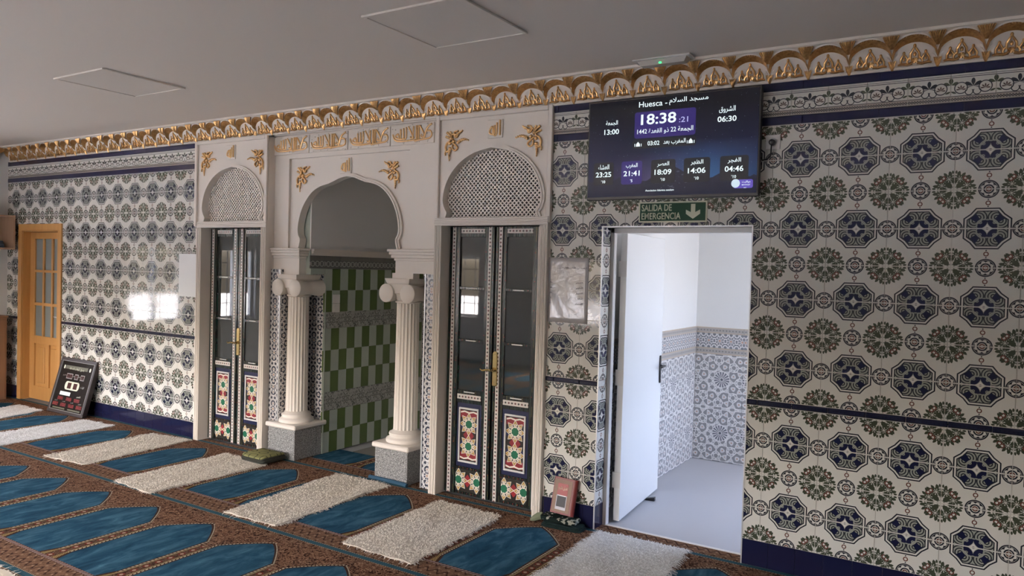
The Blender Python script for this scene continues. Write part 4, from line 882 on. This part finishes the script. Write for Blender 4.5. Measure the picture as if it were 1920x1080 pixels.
# ceiling panels and emergency lamp
for k, (x, y, lab) in enumerate(((-4.655, -1.365, 'nearer the window wall'), (-1.60, -1.335, 'nearer the television'))):
    t = wallthing('ceiling_panel', 'square flush ceiling light panel ' + lab, 'ceiling light', 'square ceiling panels', x, y, ZC)
    h_ = .325
    fr = MB()
    for a, b, c, d in ((-h_, h_, -h_, -h_+.022), (-h_, h_, h_-.022, h_), (-h_, -h_+.022, -h_+.022, h_-.022), (h_-.022, h_, -h_+.022, h_-.022)): fr.bbox(a, b, c, d, -.013, -.001, .002)
    fr.build('panel_frame', m_ceil, t); MB().box(-h_+.022, h_-.022, -h_+.022, h_-.022, -.008, -.004).build('diffuser', mat('unlit_diffuser', (.74, .69, .625), .6), t)
    MB().box(-h_+.012, h_-.012, -h_+.012, h_-.012, -.003, -.0).build('shadow_gap', m_ink, t)
t = wallthing('emergency_lamp', 'flush emergency lamp with a green indicator on the ceiling', 'emergency light', None, -.795, -.165, ZC)
MB().bbox(-.185, .185, -.075, .045, -.010, 0, .003).build('lamp_base', m_white, t)
d_ = MB().add([(-.16, -.055, -.010), (.16, -.055, -.010), (.16, .030, -.010), (-.16, .030, -.010), (-.14, -.040, -.038), (.14, -.040, -.038), (.14, .018, -.038), (-.14, .018, -.038)], [(0, 1, 2, 3), (4, 7, 6, 5), (0, 4, 5, 1), (1, 5, 6, 2), (2, 6, 7, 3), (3, 7, 4, 0)]).build('lamp_cover', m_acry, t)
MB().blob((-.01, -.047, -.030), .010, .006, .006, 10, 6).build('indicator', m_led, d_, True)
# ------------------------------------------------------------------ cotton rugs on the carpet
def rug(corners, label, white=False, seed=1, strands=5200, long_pile=1.0, ribs=False):
    """corners: near-left, near-right, far-right, far-left on the floor"""
    rnd = random.Random(seed); c = [Vector((x, y, 0)) for x, y in corners]; ce_ = sum(c, Vector())/4; c = [p-ce_ for p in c]
    def at_(u, v):
        return (c[0]*(1-u)+c[1]*u)*(1-v)+(c[3]*(1-u)+c[2]*u)*v
    ph = [rnd.uniform(0, 6) for _ in range(6)]
    def hgt(u, v): return .008+.0035*math.sin(u*7+ph[0])*math.sin(v*9+ph[1])+.002*math.sin(u*15+v*11+ph[2])+.0012*math.sin(v*150)*(1 if ribs else .3)
    def edge(u, v):
        p = at_(u, v); return p+Vector((.006*math.sin(v*23+ph[3])+.004*math.sin(v*57+ph[4]), .006*math.sin(u*19+ph[5]), 0))
    nu, nv = 22, 44; top = []; mb = MB()
    for j in range(nv+1):
        for i in range(nu+1):
            u, v = i/nu, j/nv; p = edge(u, v); top.append((p.x, p.y, max(.004, hgt(u, v))))
    n = nu+1; mb.add(top, [(j*n+i, j*n+i+1, (j+1)*n+i+1, (j+1)*n+i) for j in range(nv) for i in range(nu)])
    rim = [i for i in range(n)]+[j*n+nu for j in range(1, nv+1)]+[nv*n+i for i in range(nu-1, -1, -1)]+[j*n for j in range(nv-1, 0, -1)]; o = len(mb.v)
    mb.v += [(mb.v[i][0], mb.v[i][1], .0005) for i in rim]; L = len(rim); mb.f += [(rim[k], rim[(k+1) % L], o+(k+1) % L, o+k) for k in range(L)]; mb.f.append(tuple(o+k for k in range(L)))
    r = mb.build('cotton_rug', m_rugw if white else m_rug, None, 60, (ce_.x, ce_.y, 0)); tag(r, label, 'rug', 'shaggy cotton rugs')
    pm = MB()
    for k in range(strands):
        u, v = rnd.random(), rnd.random(); p = edge(u, v); z = hgt(u, v); a = rnd.gauss(0 if ribs else rnd.uniform(0, PI), .5 if ribs else .8)
        if rnd.random() < .5: a += PI
        l = rnd.uniform(.014, .030)*long_pile; w = rnd.uniform(.0014, .0030); d = Vector((math.cos(a), math.sin(a), 0)); s_ = Vector((-d.y, d.x, 0))*w; h_ = rnd.uniform(.004, .009)
        q0 = Vector((p.x, p.y, z-.002)); q1 = q0+d*l*.5+Vector((0, 0, h_)); q2 = q0+d*l+Vector((0, 0, h_*.5))
        pm.add([q0-s_, q0+s_, q1+s_, q1-s_, q2], [(0, 1, 2, 3), (3, 2, 4)])
    o_ = pm.build('rug_pile', m_pilew if white else m_pile, r); o_['kind'] = 'stuff'
    fm = MB()
    def frg(u, v, dx, dy, l):
        p = edge(u, v); d = Vector((dx+rnd.gauss(0, .35), dy+rnd.gauss(0, .35), 0)).normalized(); s_ = Vector((-d.y, d.x, 0))*rnd.uniform(.0013, .0024); q0 = Vector((p.x, p.y, .007)); q1 = q0+d*l*.5+Vector((0, 0, rnd.uniform(.0, .006))); q2 = q0+d*l+Vector((rnd.gauss(0, .004), rnd.gauss(0, .004), -.004))
        fm.add([q0-s_, q0+s_, q1+s_, q1-s_, q2+s_*.6, q2-s_*.6], [(0, 1, 2, 3), (3, 2, 4, 5)])
    for k in range(420): frg(0.0 if k % 2 else 1.0, rnd.random(), -1 if k % 2 else 1, 0, rnd.uniform(.012, .038)*long_pile)
    for k in range(70): frg(rnd.random(), 0.0 if k % 2 else 1.0, 0, -1 if k % 2 else 1, rnd.uniform(.02, .055)*(1 if rnd.random() < .6 else .5))
    o_ = fm.build('rug_fringe', m_pilew if white else m_pile, r); o_['kind'] = 'stuff'
    return r
rug([(-8.42, -1.26), (-7.87, -1.24), (-8.09, -.215), (-8.60, -.215)], 'white cotton rug reaching the foot of the leaning prayer clock', True, 1, 3200)
rug([(-7.24, -1.27), (-6.70, -1.27), (-6.72, -.155), (-7.25, -.21)], 'white cotton rug just in front of the leaning prayer clock', True, 2, 3600)
rug([(-6.00, -1.22), (-5.46, -1.16), (-5.57, -.07), (-6.11, -.14)], 'cream cotton rug by the blue skirting and first inlaid door', False, 3, 4200)
rug([(-4.82, -1.27), (-4.31, -1.31), (-4.27, -.25), (-4.86, -.20)], 'cream cotton rug with a folded olive mat at its end', False, 4, 5200)
rug([(-3.50, -1.25), (-3.00, -1.225), (-3.035, -.06), (-3.59, -.065)], 'cream cotton rug in front of the open arch', False, 5, 6000)
rug([(-2.43, -1.19), (-1.87, -1.20), (-1.905, -.155), (-2.465, -.14)], 'cream fringed rug before the inlaid door by the book', False, 6, 7000)
rug([(-1.165, -1.12), (-.53, -1.10), (-.60, .0), (-1.20, -.02)], 'bright white ribbed rug in front of the open side doorway', True, 7, 9000, 1.3, True)
rug([(-3.98, -3.7), (-3.42, -3.7), (-3.40, -2.60), (-3.96, -2.58)], 'cream cotton rug lying alone in the second carpet row', False, 8, 1500)

# ------------------------------------------------------------------ leaning prayer clock
t = empty('prayer_clock', (-7.69, -.185, .004), (math.radians(-15.5), 0, 0)); tag(t, 'dark framed prayer clock board leaning against the azulejos', 'clock')
HWC, HC = .365, .625
for a, b, c, d in ((-HWC, HWC, 0, .035), (-HWC, HWC, HC-.035, HC), (-HWC, -HWC+.035, .035, HC-.035), (HWC-.035, HWC, .035, HC-.035)): MB().bbox(a, b, 0, .055, c, d, .005).build('frame', m_dark, t)
for a, b, c, d in ((-HWC+.035, HWC-.035, .035, .040), (-HWC+.035, HWC-.035, HC-.040, HC-.035), (-HWC+.035, -HWC+.040, .040, HC-.040), (HWC-.040, HWC-.035, .040, HC-.040)): box('silver_fillet', m_silver, (a, b, .002, .012, c, d), t)
bf = box('board_face', m_boardface, (-HWC+.035, HWC-.035, .010, .05, .035, HC-.035), t); Y = .0098
def bq(m, x0, x1, z0, z1, nm='display', r=None):
    if r: return MB().prism(rrect(x0, x1, z0, z1, r), Y-.0012, Y+.001).build(nm, m, bf)
    return box(nm, m, (x0, x1, Y-.0016, Y+.001, z0, z1), bf)
bq(m_olive, -.235, .215, .500, .540, 'title_band'); lettering('board_text', 'جدول أوقات الصلاة', m_signc, bf, .0, Y-.002, .510, .038, .30, .01, .0005, 'C', True)
for s in (-1, 1): bq(m_signc, s*.262-.014, s*.262+.014, .498, .540, 'crescent', .013)
for x0, x1 in ((-.165, -.055), (.0, .06), (.12, .185)): bq(m_silver, x0-.006, x1+.006, .392, .452, 'display_frame'); bq(m_redoff, x0, x1, .400, .444)
bq(m_signc, -.155, .135, .270, .365, 'clock_frame', .04); bq(m_redoff, -.100, -.025, .285, .350).location.y = -.0008; bq(m_redoff, .020, .095, .285, .350).location.y = -.0008
lettering('board_text', 'الوقت', m_silver, bf, .20, Y-.002, .318, .030, .075, 0, .0005, 'C', True)
for x, s_ in ((-.215, 'التاريخ'), (-.025, 'شهر'), (.09, 'يوم')): lettering('board_text', s_, m_silver, bf, x, Y-.002, .425, .02, .035 if x > -.2 else .06, 0, .0005, 'C', True)
bq(m_paper, -.21, .0, .205, .245, 'paper_label')
for x in (-.175, .0, .165): bq(m_red, x-.055, x+.055, .150, .188)
for x in (-.245, -.085, .08, .24): bq(m_red, x-.055, x+.055, .082, .120)
for x, s_ in ((-.245, 'العشاء'), (-.085, 'المغرب'), (.08, 'العصر'), (.24, 'الظهر')): lettering('board_text', s_, m_silver, bf, x, Y-.002, .138, .018, .06, 0, .0005, 'C', True)
lettering('board_text', 'الفجر', m_signc, bf, .18, Y-.002, .212, .024, .075, 0, .0005, 'C', True)
for a, b in ((-.28, -.03), (.03, .28)): bq(m_olive, a, b, .050, .066, 'foot_band')
# ------------------------------------------------------------------ book on folded cloths
def cloth(name, m, cx, cy, cz, lx, ly, h, label, layers=3, rz=0.0, wob=.01, seed=1, cat='cloth'):
    rnd = random.Random(seed); e_ = empty(name, (cx, cy, cz), (0, 0, rz)); tag(e_, label, cat)
    for k in range(layers):
        z0 = h*k/layers; z1 = h*(k+1)/layers; a = lx/2*(1-.05*k)+rnd.uniform(-wob, wob); b = ly/2*(1-.04*k)+rnd.uniform(-wob, wob); pr = []
        n_ = 28; mb = MB(); rows = []
        for q, (f, z) in enumerate(((.97, z0), (1.0, z0+(z1-z0)*.3), (1.0, z0+(z1-z0)*.7), (.96, z1), (.5, z1+.003), (.05, z1+.004))):
            rows.append([(a*f*math.copysign(abs(math.cos(i*2*PI/n_))**.35, math.cos(i*2*PI/n_))*(1+.02*math.sin(i*3+k)), b*f*math.copysign(abs(math.sin(i*2*PI/n_))**.35, math.sin(i*2*PI/n_))*(1+.02*math.sin(i*2+k)), z+.003*math.sin(i*1.7+k*2) if q else z) for i in range(n_)])
        mb.add([p for r in rows for p in r], [(j*n_+i, j*n_+(i+1) % n_, (j+1)*n_+(i+1) % n_, (j+1)*n_+i) for j in range(len(rows)-1) for i in range(n_)]+[tuple(range(n_-1, -1, -1)), tuple(range((len(rows)-1)*n_, len(rows)*n_))])
        mb.build('fold', m, e_, True)
    return e_
cloth('folded_cloth', m_cloth2, -1.445, -.085, 0, .31, .135, .030, 'dark green folded cloth at the bottom under the red book', 3, .06, .004, 3)
u_ = cloth('patterned_cloth', m_cloth1, -1.475, -.078, .0395, .27, .115, .026, 'black and pale patterned cloth directly under the red book', 1, .04, .004, 5)
fg = MB(); rnd = random.Random(4)
fg.tube([(-.13, -.01, .012), (-.16, -.02, .004), (-.19, -.03, -.014), (-.215, -.03, -.028)], [.026, .026, .020, .008], 8); fg.build('sage_corner', m_sage, u_, True)
t = empty('book', (-1.478, -.087, .0845), (math.radians(-13), math.radians(1.0), math.radians(-3))); tag(t, 'red and gilt scripture book leaning on the blue skirting', 'book')
bw_, bh_ = .079, .245
MB().bbox(-bw_, bw_, 0, .004, 0, bh_, .0015).build('front_cover', m_book, t); MB().bbox(-bw_, bw_, .040, .044, 0, bh_, .0015).build('back_cover', m_book, t); MB().bbox(-bw_+.004, bw_-.003, .004, .040, .004, bh_-.004, .001).build('page_block', m_pages, t)
MB().lathe([(.022, 0), (.022, bh_)], 16, (bw_-.004, .022, 0)).build('spine', m_book, t, 50)
fc = box('gilt_border', m_bookg, (-bw_+.008, bw_-.012, -.0008, .001, .012, bh_-.014), t)
box('title_field', m_bookr, (-.044, .038, -.0016, .0, .05, .205), fc); box('plaza_print', m_plaza, (-.044, .038, -.0022, -.0005, .028, .126), fc); box('shrine_print', m_cube, (-.038, .033, -.0028, -.0012, .048, .124), fc); box('shrine_roof', m_paper, (-.036, .030, -.0032, -.0016, .120, .126), fc)
lettering('cover_title', 'القرآن الكريم', m_bookt, fc, -.003, -.0018, .172, .034, .072, .015, .0005, 'C', True)
# folded prayer mat by the far pedestal
t = empty('folded_mat', (-4.405, -.165, .020), (0, 0, math.radians(-2))); tag(t, 'folded olive prayer mat with ring pattern against the granite pedestal', 'mat')
def pillow(nm, m, a, b, z0, z1, par):
    mb = MB(); P_ = []
    for (f, z) in ((.97, z0), (1, (z0+z1)/2), (.97, z1), (.90, z1+.004)): P_.append([(a*f*math.copysign(abs(math.cos(i*PI/12))**.22, math.cos(i*PI/12)), b*f*math.copysign(abs(math.sin(i*PI/12))**.22, math.sin(i*PI/12)), z+(.012*(x_ := math.cos(i*PI/12))**2 if z > z0 else 0)) for i in range(24)])
    mb.add([p for r in P_ for p in r], [(j*24+i, j*24+(i+1) % 24, (j+1)*24+(i+1) % 24, (j+1)*24+i) for j in range(3) for i in range(24)]+[tuple(range(23, -1, -1)), tuple(range(72, 96))]); return mb.build(nm, m, par, True)
pillow('under_fold', m_matside, .155, .135, .0, .018, t); pillow('middle_fold', m_matside, .150, .132, .020, .032, t); pillow('top_fold', m_olivemat, .145, .130, .034, .046, t)
# ------------------------------------------------------------------ left wall furniture
t = empty('wall_shelf', (XL, 0, 0)); tag(t, 'open wooden box shelf on the white wall by the oak door', 'shelf')
for nm, d in (('top_board', (0, .30, -1.30, -.05, 2.222, 2.242)), ('bottom_board', (0, .30, -1.30, -.05, 1.828, 1.848)), ('side_board', (0, .30, -.070, -.05, 1.848, 2.222)), ('side_board', (0, .30, -1.30, -1.28, 1.848, 2.222)), ('back_board', (0, .008, -1.28, -.07, 1.848, 2.222))): box(nm, m_shelf, d, t)
c_ = cloth('folded_scarf', m_bluecloth, XL+.15, -.28, 1.848, .22, .30, .08, 'blue grey folded scarf inside the wall shelf', 3, 0, .006, 9)
t = empty('plastic_jar', (XL+.14, -.23, 2.242)); tag(t, 'grey plastic jar on top of the wall shelf', 'jar')
MB().lathe([(.055, 0), (.06, .01), (.06, .12), (.05, .145)], 24).build('jar_body', m_greypl, t, 50); MB().lathe([(.048, .145), (.048, .165), (.03, .17)], 24).build('jar_lid', m_greypl, t, 50)
t = empty('shoe_cabinet', (XL+.004, 0, 0)); tag(t, 'brown wooden cabinet on the floor by the oak door', 'cabinet')
box('cabinet_body', m_cabinet, (.0, .25, -1.5, -.11, 0, 1.0), t, .003); box('cabinet_top', m_cabinet, (0, .262, -1.51, -.10, 1.0, 1.02), t, .003)
for a, b in ((-1.48, -.81), (-.79, -.13)):
    d_ = box('cabinet_door', m_cabinet, (.25, .258, a, b, .03, .97), t, .002); MB().blob((.266, a+.05 if a > -1 else b-.05, .5), .01, .01, .01).build('door_knob', m_steel, d_, True)
